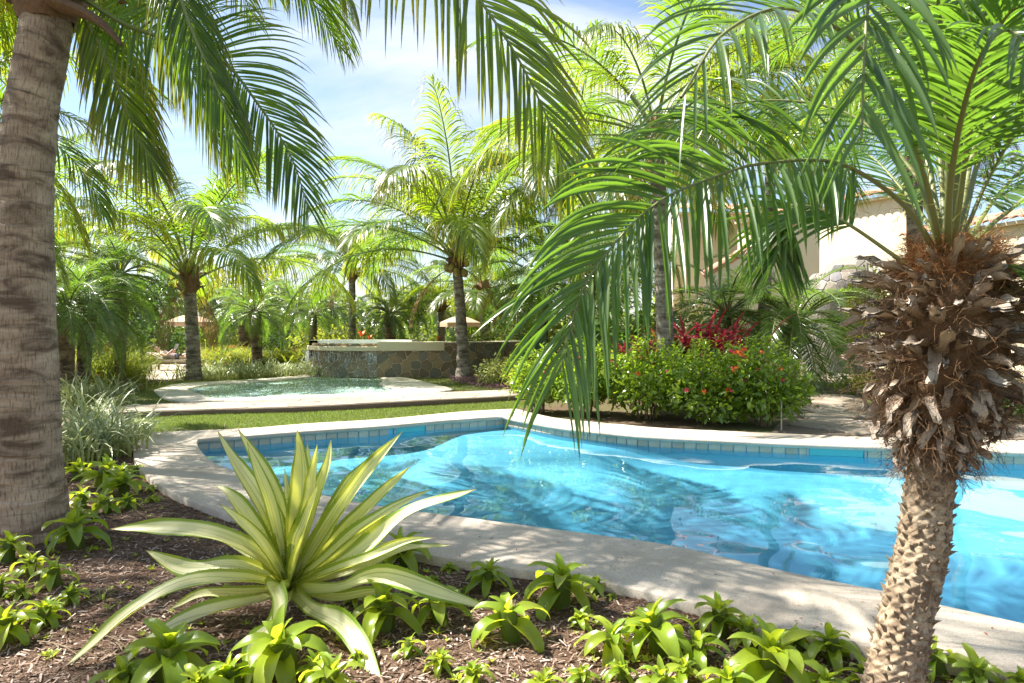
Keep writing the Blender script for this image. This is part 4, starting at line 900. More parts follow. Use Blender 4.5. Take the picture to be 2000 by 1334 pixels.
mb = MB(); [tube(mb, catmull([[.0, .09*s, .50], [.16, .11*s, .54 if s > 0 else .50]], 5), [.11, .105, .10, .095, .09], 10, cap=True) for s in (1, -1)]; ob('shorts', mb.mesh('shorts', M['shorts']), pr)
mb = MB(); ball(mb, (-.84, 0, .87), (.095, .095, .10)); ob('hair', mb.mesh('hair', M['hair']), pr)
bk_ = thing('book', 'open pale blue book held up by the person on the lounger', 'book', (lx + .02, ly - .01, .86)); bk_.rotation_euler = (0, 0, rad(3))
for s in (1, -1):
    mb = MB(); mb.grid(np.array([[[.02*math.sin(k*.6) + .09*z, s*(.005 + .13*k/4), z*.2 - .07] for z in (0, .5, 1)] for k in range(5)])); mb.grid(np.array([[[.012 + .02*math.sin(k*.6) + .09*z, s*(.005 + .13*k/4), z*.2 - .07] for z in (0, .5, 1)] for k in range(5)])); ob('cover', mb.mesh('cover', M['paper']), bk_)

# ------------------------------------------------------------------ shrubs and bedding plants
M['russ'] = leaf_simple('firecracker_stem', (0.10, 0.15, 0.03), (0.18, 0.19, 0.035), (0.42, 0.48, 0.04), .45)
M['red'] = solid('red_petal', (0.70, 0.05, 0.06), (0.55, 0.03, 0.08), 20, .5)
M['orange'] = solid('orange_petal', (0.80, 0.16, 0.03), (0.65, 0.10, 0.02), 20, .5)
M['pink'] = solid('pink_red_petal', (0.75, 0.07, 0.12), (0.62, 0.03, 0.10), 20, .5)
M['stem'] = solid('woody_stem', (0.20, 0.15, 0.09), (0.12, 0.09, 0.05), 14, .8)
def striped(name, mid, edge, tr, n_=5.0, width=.32, tf=.35, rough=.35, spec=.5):
    m, nt = new_mat(name); vec, u, v, r = luv(nt); s = mth(nt, 'ABSOLUTE', mth(nt, 'SUBTRACT', mth(nt, 'MULTIPLY', u, 2.0), 1.0))
    wob = noise(nt, 1.0, 3, .5, vec, 0, (9, 1.4, 5)); s2 = mth(nt, 'ADD', s, mth(nt, 'MULTIPLY', mth(nt, 'SUBTRACT', wob, .5), .35))
    k = ramp(nt, s2, [(1-width-.05, 0.0), (1-width+.05, 1.0)])
    ln = noise(nt, 1.0, 3, .5, vec, 0, (17, .7, 9)); k2 = ramp(nt, ln, [(.54, 0.0), (.62, .55)]); k = mth(nt, 'MAXIMUM', k, k2)
    c = mixc(nt, k, mid, edge); c = mixc(nt, ramp(nt, v, [(.955, 0.0), (.985, .9)]), c, (0.20, 0.11, 0.05)); c = mixc(nt, ramp(nt, v, [(.05, .75), (.5, 0.0)]), c, (0.42, 0.46, 0.06)); t = mixc(nt, k, tr, tuple(x*.5 for x in tr)); f2 = noise(nt, 1.0, 3, .5, vec, 0, (60, 1.5, 3))
    return finish(m, nt, c, rough, f2, .002, .5, spec, trans=t, tf=tf)
M['furc'] = striped('agave_leaf', (0.88, 0.86, 0.50), (0.22, 0.38, 0.03), (0.92, 0.90, 0.10), tf=.48, width=.28, rough=.42)
M['dian'] = striped('striped_strap_leaf', (0.20, 0.28, 0.10), (0.66, 0.68, 0.44), (0.45, 0.5, 0.18), tf=.3, width=.38)
def strap_geo(mb, x, y, n_, L_, w, q, spread=1.0, z=0.0, seg_=5, rx=.12, ry=.12, bend=(50, 120), e=(45, 88)):
    K = n_; a = q.uniform(0, 2*PI, K); e0 = np.radians(q.uniform(e[0], e[1], K)); bd = np.radians(q.uniform(bend[0], bend[1], K)); Ln = L_*q.uniform(.6, 1.1, K)
    pos = np.stack([x + q.normal(0, rx, K), y + q.normal(0, ry, K), np.full(K, z)], 1); h = np.stack([np.cos(a), np.sin(a), a*0], 1); sd = np.stack([-np.sin(a), np.cos(a), a*0], 1); pts = [pos]
    for k in range(seg_): t_ = (k+.5)/seg_; el = e0 - bd*t_**1.6; pts.append(pts[-1] + (h*np.cos(el)[:, None]*spread + np.array([0, 0, 1])*np.sin(el)[:, None])*(Ln/seg_)[:, None])
    C = np.stack(pts, 1); wp = np.interp(np.linspace(0, 1, seg_+1), [0, .3, .7, 1], [.6, 1, .8, .05])*w/2; us = np.array([-1, 0, 1.0])
    Pt = C[:, :, None] + us[None, None, :, None]*wp[None, :, None, None]*sd[:, None, None] + (np.abs(us)[None, None, :, None]*wp[None, :, None, None]*.5)*np.array([0, 0, 1])
    L = np.zeros(Pt.shape); L[..., 0] = (us+1)/2; L[..., 1] = np.linspace(0, 1, seg_+1)[None, :, None]; L[..., 2] = q.random(K)[:, None, None]; add_strips(mb, Pt, L)
def strap_plant(label, px_, py_, L_, n_, w=.022, seed=0, group=None, mat='dian', name='striped_strap_plant', cat='plant', z=.0, **k):
    q = np.random.default_rng(seed); g = G(px_, py_); t = thing(name, label, cat, g, group); mb = MB(); strap_geo(mb, 0, 0, n_, L_, w, q, z=z, **k); ob('leaves', mb.mesh('leaves', M[mat]), t, kind='stuff'); return t
SG = 'striped strap-leaved plants in clumps'
for k, (a, b, L_, n_, lab) in enumerate(((150, 800, .65, 90, 'back clump of striped strap plants beside the large left trunk'), (205, 800, .62, 90, 'striped strap clump below the firecracker bush, right of the slim bare trunk'), (232, 768, .42, 60, 'small striped strap clump by the far left paving'),
    (150, 905, .62, 110, 'large striped strap clump touching the large left trunk'), (205, 890, .66, 130, 'large striped strap clump arching over the left end of the coping'), (235, 870, .52, 70, 'striped strap clump at the lawn edge left of the path'), (175, 850, .6, 90, 'striped strap clump between the front and back clumps'))):
    strap_plant(lab, a, b, L_*(1.45 if b < 860 else 1.2), int(n_*1.3), .024, 100+k, SG, rx=.16, ry=.16)
for k in range(11):
    a = 366 + k*24.5; strap_plant(('leftmost', 'second', 'third', 'fourth', 'fifth', 'middle', 'seventh', 'eighth', 'ninth', 'tenth', 'rightmost')[k] + ' striped clump, counted from the left, in the row behind the wading pool', a, 742 - (k % 2)*3 - k*.6, .75, 60, .04, 130+k, 'row of striped clumps behind the wading pool', rx=.22, ry=.22)
def wisp_bush(label, px_, py_, rx, H, n_, seed, flow=60):
    q = np.random.default_rng(seed); g = G(px_, py_); t = thing('firecracker_bush', label, 'bush', g); mb = MB(); strap_geo(mb, 0, 0, n_, H*1.5, .02, q, rx=rx*.45, ry=rx*.45, bend=(70, 160), e=(50, 90), seg_=6); ob('foliage', mb.mesh('foliage', M['russ']), t, kind='stuff')
    mb = MB(); K = flow; d = rnd_dirs(K, q); d[:, 2] = abs(d[:, 2]); p = d*[rx*1.1, rx*1.1, H] ; scatter(mb, QT, QF, p, rot_from(rnd_dirs(K, q), rnd_dirs(K, q)), np.full(K, .09), L=QL); ob('flowers', mb.mesh('flowers', M['orange']), t, kind='stuff')
wisp_bush('wispy firecracker bush under the dark dwarf palm, nearest the large left trunk', 195, 765, .8, 1.05, 900, 151)
wisp_bush('wispy firecracker bush with red flowers left of the lounger', 228, 752, .75, 1.1, 1000, 152)
wisp_bush('wispy yellow firecracker bush right of the tall coconut trunk', 445, 722, .95, .95, 1100, 153, 120)
wisp_bush('wispy firecracker bush beside the glossy round dwarf palm', 480, 718, 1.1, .9, 1000, 154, 90)
wisp_bush('wispy firecracker bush at the left end of the spa', 575, 716, .8, .85, 700, 155)
strap_plant('bright broad-leaved clump between the far pool and the spa', 540, 716, 1.1, 60, .13, 156, None, 'yel', 'broad_leaf_clump', rx=.5, ry=.3)
strap_plant('bright broad-leaved clump touching the left end of the spa', 592, 718, .9, 45, .12, 157, None, 'yel', 'broad_leaf_clump', rx=.4, ry=.3)
strap_plant('long-leaved clump with an orange flower behind the spa rim', 706, 700, 1.5, 30, .16, 158, None, 'yel', 'flowering_clump', rx=.3, ry=.3)
def flower_spike(label, px_, py_, D_, mat='orange', s=.22, seed=0):
    q = np.random.default_rng(seed); c = P(px_, py_, D_); t = thing('flower_spike', label, 'flower', (c[0], c[1], 0)); mb = MB(); tube(mb, [[0, 0, 0], [0, 0, c[2]]], [.015, .008], 5); ob('stem', mb.mesh('stem', M['russ']), t)
    for k in range(5):
        mb = MB(); scatter(mb, LT, LF, np.array([[0, 0, c[2] - .1 + .03*k]]), rot_from(np.array([[math.cos(k*2.4), math.sin(k*2.4), 1.2]]), np.array([[0, 0, 1.0]])), np.array([s]), L=LL); ob('petal', mb.mesh('petal', M[mat], False), t)
flower_spike('orange flower standing above the spa rim by the slender coconut', 706, 655, 25.5, s=.30)
flower_spike('small orange flower above the spa rim, right of the taller one', 722, 660, 26, s=.2, seed=1)
flower_spike('small orange flower near the second parasol', 856, 662, 28, s=.2, seed=2)

M['ixora'] = leaf_simple('glossy_shrub_leaf', (0.07, 0.15, 0.018), (0.17, 0.24, 0.025), (0.42, 0.60, 0.03), .36, .24, .6)
M['varieg'] = leaf_simple('cream_shrub_leaf', (0.20, 0.26, 0.06), (0.55, 0.52, 0.20), (0.55, 0.6, 0.15), .3)
IXL = []
for k in range(4):
    V = LT.copy(); V[:, 1] *= 1.1 + .15*k; V[:, 2] -= .1*(k-1)*V[:, 0]**2; L = LL.copy(); L[:, 2] = k/3
    mb = MB(); mb.add(V, LF, L); IXL.append(mb.mesh('leaf', M['ixora'], True))
def floret_head(q, s=.05):
    mb = MB(); K = 26; d = rnd_dirs(K, q); d[:, 2] = abs(d[:, 2])*.8; Vp = np.array([[0, 0, 0], [.5, .5, .05], [1, 0, 0], [.5, -.5, .05]]); Fp = [[0, 3, 1], [1, 3, 2]]
    for j in range(4):
        a = j*PI/2; Rz = np.array([[math.cos(a), -math.sin(a), 0], [math.sin(a), math.cos(a), 0], [0, 0, 1]]); R = rot_from(np.cross(d, rnd_dirs(K, q)), d)@Rz; scatter(mb, Vp, Fp, d*s, R, np.full(K, s*.34), L=np.zeros((4, 3)))
    for k in range(K): tube(mb, [[0, 0, -s*.6], d[k]*s], .0015, 3)
    return mb
FH = [floret_head(np.random.default_rng(k)).mesh('flower_head', M['pink']) for k in range(3)]; FO = [floret_head(np.random.default_rng(k+5), .045).mesh('flower_head', M['orange']) for k in range(2)]
def ixora(label, px_, D_, rx, ry, H, seed, nl=60, nf=6, z0=.10):
    q = np.random.default_rng(seed); t = thing('flowering_shrub', label, 'shrub', (PX(px_, D_), D_, 0), 'flowering shrubs in the hedge behind the pool'); mb = MB()
    c = np.array([0, 0, (H+z0)/2]); hh = (H-z0)/2; blobs = [(0, 0, c[2], rx*.8, ry*.8, hh*.9)]
    for k in range(9): a = k*2.4 + seed; blobs.append((rx*.55*math.cos(a), ry*.55*math.sin(a), c[2] + hh*q.uniform(-.6, .5), rx*.48, ry*.5, hh*.48))
    leaf_cloud(mb, blobs, 760, .115, q, 'L', .5, .1, .5); ob('foliage', mb.mesh('foliage', M['ixora'], True), t, kind='stuff')
    mb = MB()
    for k in range(12): a = q.uniform(0, 6.28); tube(mb, catmull([[.12*math.cos(a), .12*math.sin(a), 0], [.3*rx*math.cos(a), .3*ry*math.sin(a), H*.3], [.75*rx*math.cos(a), .75*ry*math.sin(a), H*.7]], 6), np.linspace(.012, .005, 6), 5)
    ob('branches', mb.mesh('branches', M['stem']), t)
    tocam = nrm(np.array([-PX(px_, D_), -D_, .5]))
    for k in range(nl):                                                   # sprays of leaves towards the pool, one by one
        d = nrm(rnd_dirs(1, q)[0] + tocam*1.1); 
        b = blobs[int(q.integers(1, 10))]; p = np.array(b[:3]) + d*np.array(b[3:])*1.06
        R = rot_from(nrm((d + rnd_dirs(1, q)[0]*.7))[None], nrm(d + [0, 0, .8])[None])[0]; o = ob('leaf', IXL[k % 4], t, p, tuple(Matrix(R).to_euler()), .11*q.uniform(.7, 1.2))
    for k in range(nf):
        d = nrm(rnd_dirs(1, q)[0]*.7 + tocam*.8 + [0, 0, .75]); b = blobs[int(q.integers(1, 10))]; p = np.array(b[:3]) + d*np.array(b[3:])*1.12
        ob('flower_head', (FH + FO)[int(q.integers(5))], t, p, tuple(Vector(nrm(d + [0, 0, .6])).to_track_quat('Z', 'Y').to_euler()), q.uniform(.6, 1.0))
    mb = MB()
    for k in range(22):
        a = q.uniform(0, 6.28); rr_ = q.uniform(.1, .95); b = np.array([rx*rr_*math.cos(a), ry*rr_*math.sin(a), H*(.93 - .30*rr_**3)]); s_ = q.uniform(.10, .26); tp = b + [q.normal(0, .05), q.normal(0, .05), s_]; tube(mb, [b - [0, 0, .2], tp], [.004, .002], 4, 1)
        n_ = 9; an = np.arange(n_)*2.4; d = np.stack([np.cos(an), np.sin(an), q.uniform(.1, 1.0, n_)], 1); f = np.linspace(0, 1, n_)[:, None]; scatter(mb, LT, LF, b*(1-f) + tp*f, rot_from(d, np.tile([0, 0, 1.0], (n_, 1))), .10*q.uniform(.7, 1.2, n_), q.random(n_), L=LL)
    ob('shoots', mb.mesh('shoots', [M['ixora'], M['stem']]), t, kind='stuff')
ixora('flowering shrub at the left tip of the hedge by the path end', 1050, 11.9, .50, .55, 1.02, 201, 50, 5)
ixora('flowering shrub behind the tip of the big drooping frond', 1140, 11.5, .66, .75, 1.15, 202, 60, 5)
ixora('flowering shrub at the foot of the tall bright coconut palm', 1262, 11.1, .70, .8, 1.22, 203, 60, 10)
ixora('fullest flowering shrub in the middle of the hedge', 1378, 10.6, .72, .8, 1.22, 204, 60, 12)
ixora('flowering shrub with most of the red blooms nearest the walkway', 1490, 10.3, .70, .75, 1.26, 205, 60, 18)
M['stake'] = solid('pale_stake', (0.62, 0.55, 0.42), None, 9, .8)
mb = MB(); tube(mb, [[0, 0, 0], [0, 0, .42]], .010, 6, cap=True); st_ = thing('garden_light', 'thin pale upright stake at the walkway corner of the hedge', 'stake', G(1526, 842)); ob('post', mb.mesh('post', M['stake']), st_)
def blob_shrub(name, label, px_, D_, rx, ry, H, mat, seed, lf=.07, dens=600, z0=.05, group=None, tm='L', cat='shrub'):
    q = np.random.default_rng(seed); t = thing(name, label, cat, (PX(px_, D_), D_, 0), group); mb = MB(); bl = [(0, 0, (H+z0)/2, rx, ry, (H-z0)/2)]
    for k in range(5): a = k*2.4 + seed; bl.append((rx*.6*math.cos(a), ry*.6*math.sin(a), H*q.uniform(.4, .75), rx*.45, ry*.45, H*.3))
    leaf_cloud(mb, bl, dens, lf, q, tm, .6); ob('foliage', mb.mesh('foliage', M[mat], False), t, kind='stuff'); mb = MB()
    for k in range(5): a = q.uniform(0, 6.28); tube(mb, [[0, 0, 0], [rx*.4*math.cos(a), ry*.4*math.sin(a), H*.6]], [.02, .008], 5)
    ob('stems', mb.mesh('stems', M['stem']), t)
blob_shrub('clipped_shrub', 'clipped cream and green shrub at the right foot of the spa wall', 978, 17.6, .62, .5, .80, 'varieg', 221, .085, 900)
blob_shrub('leafy_shrub', 'bright leafy shrub with upright shoots between clipped shrub and hedge', 1022, 14.6, .45, .4, .9, 'yel', 222, .10, 500)
blob_shrub('garden_bed_shrub', 'low green shrub right of the walkway, left of the palm skirt', 1668, 15.2, .5, .6, .55, 'yel', 223, .13, 260)
blob_shrub('garden_bed_shrub', 'low green shrub at the right edge behind the palm skirt', 1960, 11.5, .9, .7, .55, 'deep', 224, .11, 330)
blob_shrub('garden_bed_shrub', 'low green shrub hidden behind the dry palm skirt', 1800, 12.3, .7, .6, .5, 'yel', 225, .11, 300)
blob_shrub('weeping_bush', 'tall pale yellow-green weeping bush against the cream wall left of the palm skirt', 1700, 19.5, .65, .6, 3.3, 'yel', 226, .16, 260, 1.2)
BG = 'background shrubs in the far beds'
for k, (a, D_, rx, H, mt, lab) in enumerate(((700, 30, 2.0, 1.7, 'yel', 'yellow-green shrub behind the spa rim at its left part'), (800, 36, 2.2, 1.9, 'woods', 'green shrub behind the dense dark dwarf palm'), (1000, 27, 1.9, 2.0, 'woods', 'green shrub above the right end of the spa wall'), (640, 38, 2.2, 1.9, 'yel', 'yellow-green shrub between far pool and spa'), (560, 40, 2.4, 1.7, 'deep', 'dark shrub beyond the far pool'), (400, 36, 2.4, 2.0, 'yel', 'yellow shrub right of the left parasol'), (290, 32, 2.2, 2.2, 'deep', 'dark shrub left of the left parasol'), (1210, 15.0, 1.3, 1.9, 'deep', 'dark shrub behind the flowering hedge'), (170, 20, 1.8, 1.7, 'woods', 'green shrub between the two firecracker bushes and dwarf palms'), (1330, 20, 1.6, 2.3, 'woods', 'green shrub behind the red-leaved plant'), (1110, 22, 1.8, 2.4, 'yel', 'yellow-green shrub behind the left part of the hedge'))):
    blob_shrub('background_shrub', lab, a, D_, rx, rx*.7, H, mt, 240+k, .22, 110, .0, BG, 'Q')
# big paddle leaf plant by the spa's right end
def paddle(label, px_, D_, tips, seed, mat='deep', w=.22):
    q = np.random.default_rng(seed); b = np.array([PX(px_, D_), D_, 0]); t = thing('paddle_leaf_plant', label, 'plant', b)
    for tx, ty, td in tips:
        e = P(tx, ty, td) - b; mid_ = e*.5 + [0, 0, .45]; C = catmull([[0, 0, 0], mid_, e], 16); T, S, U = frames(C); v = np.linspace(0, 1, 16); wp = np.interp(v, [0, .25, .35, .6, .9, 1], [.03, .03, .5, 1, .5, .02])*w
        us = np.linspace(-1, 1, 7); Pt = C[:, None] + us[None, :, None]*wp[:, None, None]*S[:, None] + (np.abs(us)[None, :, None]*wp[:, None, None]*.25 + .02*np.sin(v*40)[:, None, None]*np.abs(us)[None, :, None])*U[:, None]
        ob('leaf', MB().grid(Pt).mesh('leaf', M[mat]), t)
paddle('dark paddle-leaved plant over the right end of the spa wall', 1050, 16.5, ((1002, 692, 16.0), (1008, 655, 17.2), (1065, 640, 16.8), (1095, 668, 16.2), (1040, 700, 15.8)), 3)
# red cordyline and purple groundcover
M['cord'] = leaf_simple('red_cordyline_leaf', (0.22, 0.02, 0.035), (0.10, 0.03, 0.025), (0.55, 0.05, 0.08), .35); M['cord2'] = leaf_simple('bronze_leaf', (0.14, 0.06, 0.03), (0.20, 0.12, 0.03), (0.35, 0.18, 0.04), .3)
strap_plant('crimson cordyline with long dark red leaves behind the hedge', 1385, 801, 1.05, 110, .09, 261, None, 'cord', 'red_cordyline', rx=.32, ry=.2, bend=(30, 120), e=(20, 88), z=.9)
strap_plant('bronze cordyline left of the crimson one', 1322, 801, .75, 90, .075, 262, None, 'cord2', 'bronze_cordyline', rx=.35, ry=.25, bend=(40, 130), e=(20, 88), z=.9)
strap_plant('dull red cordyline behind the tall bright coconut trunk', 1245, 801, .7, 70, .07, 263, None, 'cord', 'red_cordyline', rx=.3, ry=.25, bend=(40, 130), e=(20, 88), z=.8)
for o in bpy.data.objects:
    if o.name.startswith(('red_cordyline', 'bronze_cordyline')):
        mb = MB(); [tube(mb, [[a_, b_, 0], [a_*.7, b_*.7, .8]], .025, 6) for a_, b_ in ((.1, 0), (-.12, .05), (0, -.12))]; ob('stem', mb.mesh('stem', M['stem']), o)
M['purple'] = leaf_simple('purple_leaf', (0.09, 0.05, 0.06), (0.22, 0.15, 0.14), (0.3, 0.12, 0.2), .3)
q = np.random.default_rng(9); mb = MB(); pp = np.array([G(*p) for p in ((880, 738), (905, 731), (960, 742), (1010, 752), (1030, 764), (985, 764), (930, 758), (880, 748))]); K = 5200
X = q.uniform(pp[:, 0].min(), pp[:, 0].max(), K); Y = q.uniform(pp[:, 1].min(), pp[:, 1].max(), K); k_ = inpoly(X, Y, pp); X, Y = X[k_], Y[k_]; K = len(X)
scatter(mb, LT, LF, np.stack([X, Y, q.uniform(.01, .11, K)], 1), rot_from(nrm(rnd_dirs(K, q) + [0, 0, .4]), nrm(rnd_dirs(K, q) + [0, 0, 1.2])), .07*q.uniform(.6, 1.2, K), q.random(K), L=LL)
ob('purple_groundcover', mb.mesh('purple_groundcover', M['purple'], False), kind='stuff', label='low purple and grey groundcover round the fruiting coconut trunk', category='groundcover')

# ------------------------------------------------------------------ mulch bed in the foreground
M['mulch'] = None
m_, nt = new_mat('mulch'); co = N(nt, 'ShaderNodeTexCoord').outputs['Object']
f1 = noise(nt, 38, 6, .75, co, 1.5, (1, 2.2, 1)); f2 = noise(nt, 2.0, 4, .6, co)
c_ = ramp(nt, f1, [(.34, (0.035, 0.02, 0.013)), (.5, (0.13, 0.08, 0.052)), (.64, (0.50, 0.37, 0.27))]); c_ = mixc(nt, ramp(nt, f2, [(.4, 0.0), (.65, .6)]), c_, (0.10, 0.055, 0.035))
finish(m_, nt, c_, .95, f1, .02, 1.0, .1); M['mulch'] = m_
m_, nt = new_mat('bark_chip'); _, u_, v_, r_ = luv(nt)
c_ = ramp(nt, r_, [(0, (0.06, 0.035, 0.022)), (.4, (0.16, 0.10, 0.065)), (.75, (0.36, 0.26, 0.20)), (1, (0.52, 0.43, 0.36))]); f1 = noise(nt, 120, 3, .6); c_ = mixc(nt, mth(nt, 'MULTIPLY', f1, .4), c_, (.05, .03, .02)); finish(m_, nt, c_, .9, f1, .002, .5, .2); M['chip'] = m_
from mathutils import noise as mn
def bed_z(x, y): return .018*mn.noise((x*1.3, y*1.3, 0)) + .014*mn.noise((x*5, y*5, 3)) + .006*mn.noise((x*17, y*17, 7))
bx = np.arange(-5.2, 3.6, .035); by = np.arange(1.7, 8.4, .035); X, Y = np.meshgrid(bx, by)
Z = np.array([[bed_z(x, y) for x in bx] for y in by]) + .004
inside = inpoly(X, Y, OUT*.85 + INN*.15); lim = (Y < 2.0 + 0*X) | ~inside
vis = ~inside & (Y < 8.3) & (X < 3.4)
i = np.arange(X.size).reshape(X.shape); keep = vis[:-1, :-1] & vis[:-1, 1:] & vis[1:, 1:] & vis[1:, :-1]
near_ok = (X < -3.0) | (Y < 6.2); keep &= near_ok[:-1, :-1]
Fq = np.stack([i[:-1, :-1], i[:-1, 1:], i[1:, 1:], i[1:, :-1]], -1)[keep]
Zc = np.minimum(Z, .03)
ob('mulch_bed', MB().add(np.stack([X, Y, Zc], -1).reshape(-1, 3), Fq).mesh('mulch_bed', M['mulch']), kind='structure')
q = np.random.default_rng(17); K = 46000
y = 1.9 + 5.6*q.random(K)**1.5; x = q.uniform(-1, 1, K)*y*.85; ok = ~inpoly(x, y, OUT) & (x < 3.2); x, y = x[ok], y[ok]; K = len(x)
z = np.array([bed_z(a, b) for a, b in zip(x, y)]) + q.uniform(.004, .014, K)
CV = np.array([[-.5, -.5, 0], [0, -.55, .12], [.5, -.4, 0], [.5, .45, 0], [0, .5, .12], [-.5, .4, 0]]); CF = [[0, 1, 4], [0, 4, 5], [1, 2, 3], [1, 3, 4]]
nn = nrm(rnd_dirs(K, q)*.45 + [0, 0, 1]); ax = rnd_dirs(K, q); ax = nrm(ax - nn*np.sum(ax*nn, 1, keepdims=True)); sz = q.uniform(.012, .058, K)*np.where(q.random(K) < .03, 1.5, 1); mb = MB()
scatter(mb, CV, CF, np.stack([x, y, z], 1), rot_from(ax, nn), np.stack([sz, q.uniform(.004, .009, K), q.uniform(.01, .03, K)], 1), q.random(K))
ob('bark_chips', mb.mesh('bark_chips', M['chip'], False), kind='stuff', label='shredded bark mulch chips strewn over the foreground bed', category='mulch')
mb = MB(); K = 70
for k in range(K):
    y0 = q.uniform(2.3, 5.2); x0 = q.uniform(-.75, .65)*y0
    if inpoly(np.array([x0]), np.array([y0]), OUT)[0]: continue
    a = q.uniform(0, 6.28); L_ = q.uniform(.12, .38); w_ = q.normal(0, .25)
    C = np.array([[x0 + s_*L_*math.cos(a + w_*s_), y0 + s_*L_*math.sin(a + w_*s_), bed_z(x0, y0) + .015 + .018*math.sin(s_*PI)] for s_ in np.linspace(0, 1, 6)])
    if inpoly(C[:, 0], C[:, 1], OUT).any(): continue
    tube(mb, C, np.linspace(.0035, .0015, 6), 5)
ob('dry_twigs', mb.mesh('dry_twigs', M['stem']), kind='stuff', label='dry runners and twigs lying on the bark mulch', category='twigs')
# dark soil under the hedge
hb = np.array([G(*p) for p in ((1010, 800), (1087, 817), (1200, 828), (1300, 837), (1525, 847), (1600, 850), (1570, 800), (1590, 760), (1590, 735), (1200, 735), (1040, 765), (1010, 785))]); hb[:, 2] = .004
ob('hedge_bed', MB().poly(hb).mesh('hedge_bed', M['soil'], False), kind='structure')

# ------------------------------------------------------------------ rosette plants
m_, nt = new_mat('rosette_leaf'); vec, u_, v_, r_ = luv(nt); oi = N(nt, 'ShaderNodeObjectInfo').outputs['Random']
c_ = mixc(nt, oi, (0.19, 0.30, 0.025), (0.30, 0.37, 0.035)); f1 = noise(nt, 1.0, 4, .6, vec, 0, (30, 3, 1)); c_ = mixc(nt, mth(nt, 'MULTIPLY', f1, .35), c_, (0.07, 0.12, 0.02)); tp_ = ramp(nt, mth(nt, 'MULTIPLY', v_, mth(nt, 'ADD', mth(nt, 'MULTIPLY', noise(nt, 14, 2), .5), .62)), [(.80, 0.0), (.90, .9)]); c_ = mixc(nt, tp_, c_, (0.30, 0.20, 0.07))
t_ = mixc(nt, oi, (0.52, 0.68, 0.03), (0.70, 0.76, 0.04)); finish(m_, nt, c_, .28, f1, .002, .4, .55, trans=t_, tf=.45); M['ros'] = m_
def blade(C, wmax, mat, wprof, us=5, fold=.3, wav=0.0, up=(0, 0, 1), q=None, lip=0.0, twist=0.0, teeth=0.0):
    n_ = len(C); T, S, U = frames(C, up); v = np.linspace(0, 1, n_); wp = np.interp(v, *wprof)*wmax/2; u = np.linspace(-1, 1, us)
    tw = twist*v; S2 = S*np.cos(tw)[:, None] + U*np.sin(tw)[:, None]; U2 = -S*np.sin(tw)[:, None] + U*np.cos(tw)[:, None]
    ph = q.uniform(0, 6.28, 2) if q is not None else (0, 1); au = np.abs(u)[None, :]
    h = au**1.4*wp[:, None]*fold*np.interp(v, [0, .5, 1], [1.6, 1, .4])[:, None] + wav*wmax*au**2*np.where(u < 0, np.sin(v*13 + ph[0])[:, None], np.sin(v*11 + ph[1])[:, None])*np.interp(v, [0, .1, .8, 1], [0, 1, 1, 0])[:, None]
    wid_ = wp[:, None]*u[None, :]*(1 - .10*fold*au)
    Pt = C[:, None] + wid_[..., None]*S2[:, None] + h[..., None]*U2[:, None]
    uu, vv = np.meshgrid((u+1)/2, v); L = np.stack([uu, vv, np.full(uu.shape, q.random() if q is not None else .5)], -1); return Pt, L
RP = ([0, .12, .35, .7, .9, 1], [.55, .75, 1, .8, .38, .02]); ROS = {}
qr = np.random.default_rng(77)
for lv, e in enumerate((80, 58, 36, 14)):
    for j in range(3):
        C = arc_curve(1.0, rad(e), rad((35, 75, 95, 80)[lv] + 12*j), 9, qr.normal(0, .12)); Pt, L = blade(C, .36, None, RP, 5, .40, .04, q=qr); ROS[(lv, j)] = MB().grid(Pt, L).mesh('leaf', M['ros'])
RG = 'green rosette plants scattered in the bark mulch'
def rosette(label, px_, py_, r_px, seed, h=.06, n_=12, bright=1, group=RG):
    q = np.random.default_rng(seed); g0 = G(px_, py_ + r_px*.35); D_ = g0[1]; R_ = r_px/F_PX*D_*(1.05 if r_px < 45 else 1.22)*q.uniform(.9, 1.1); 
    if inpoly(np.array([g0[0]]), np.array([g0[1]]), OUT)[0]:
        for _ in range(60):
            g0 = g0 - np.array([0, .02, 0])
            if not inpoly(np.array([g0[0]]), np.array([g0[1]]), OUT)[0]: break
        g0 = g0 - np.array([0, .06, 0])
    hz = h*R_/.12; t = thing('rosette_plant', label, 'plant', (g0[0], g0[1], bed_z(g0[0], g0[1])), group); t.rotation_euler = (q.normal(0, .16), q.normal(0, .16), q.uniform(0, 6.28)); n_ = max(7, n_ + int(q.integers(-3, 3)))
    mb = MB(); C = catmull([[0, 0, -.01], [q.normal(0, .01), 0, hz*.6], [0, 0, hz+.02]], 6); tube(mb, C, .035*R_/.2 + .004, 7); ob('stem', mb.mesh('stem', M['russ']), t)
    for k in range(n_):
        f = k/n_; lv = int(min(3, (1-f)*4)); a = k*2.39996 + q.normal(0, .2); o = ob('leaf', ROS[(lv, int(q.integers(3)))], t, (0, 0, hz*(.55 + .5*f)), a, R_*(1.0 if lv > 1 else (.55 + .3*lv))*q.uniform(.85, 1.15))
    return t
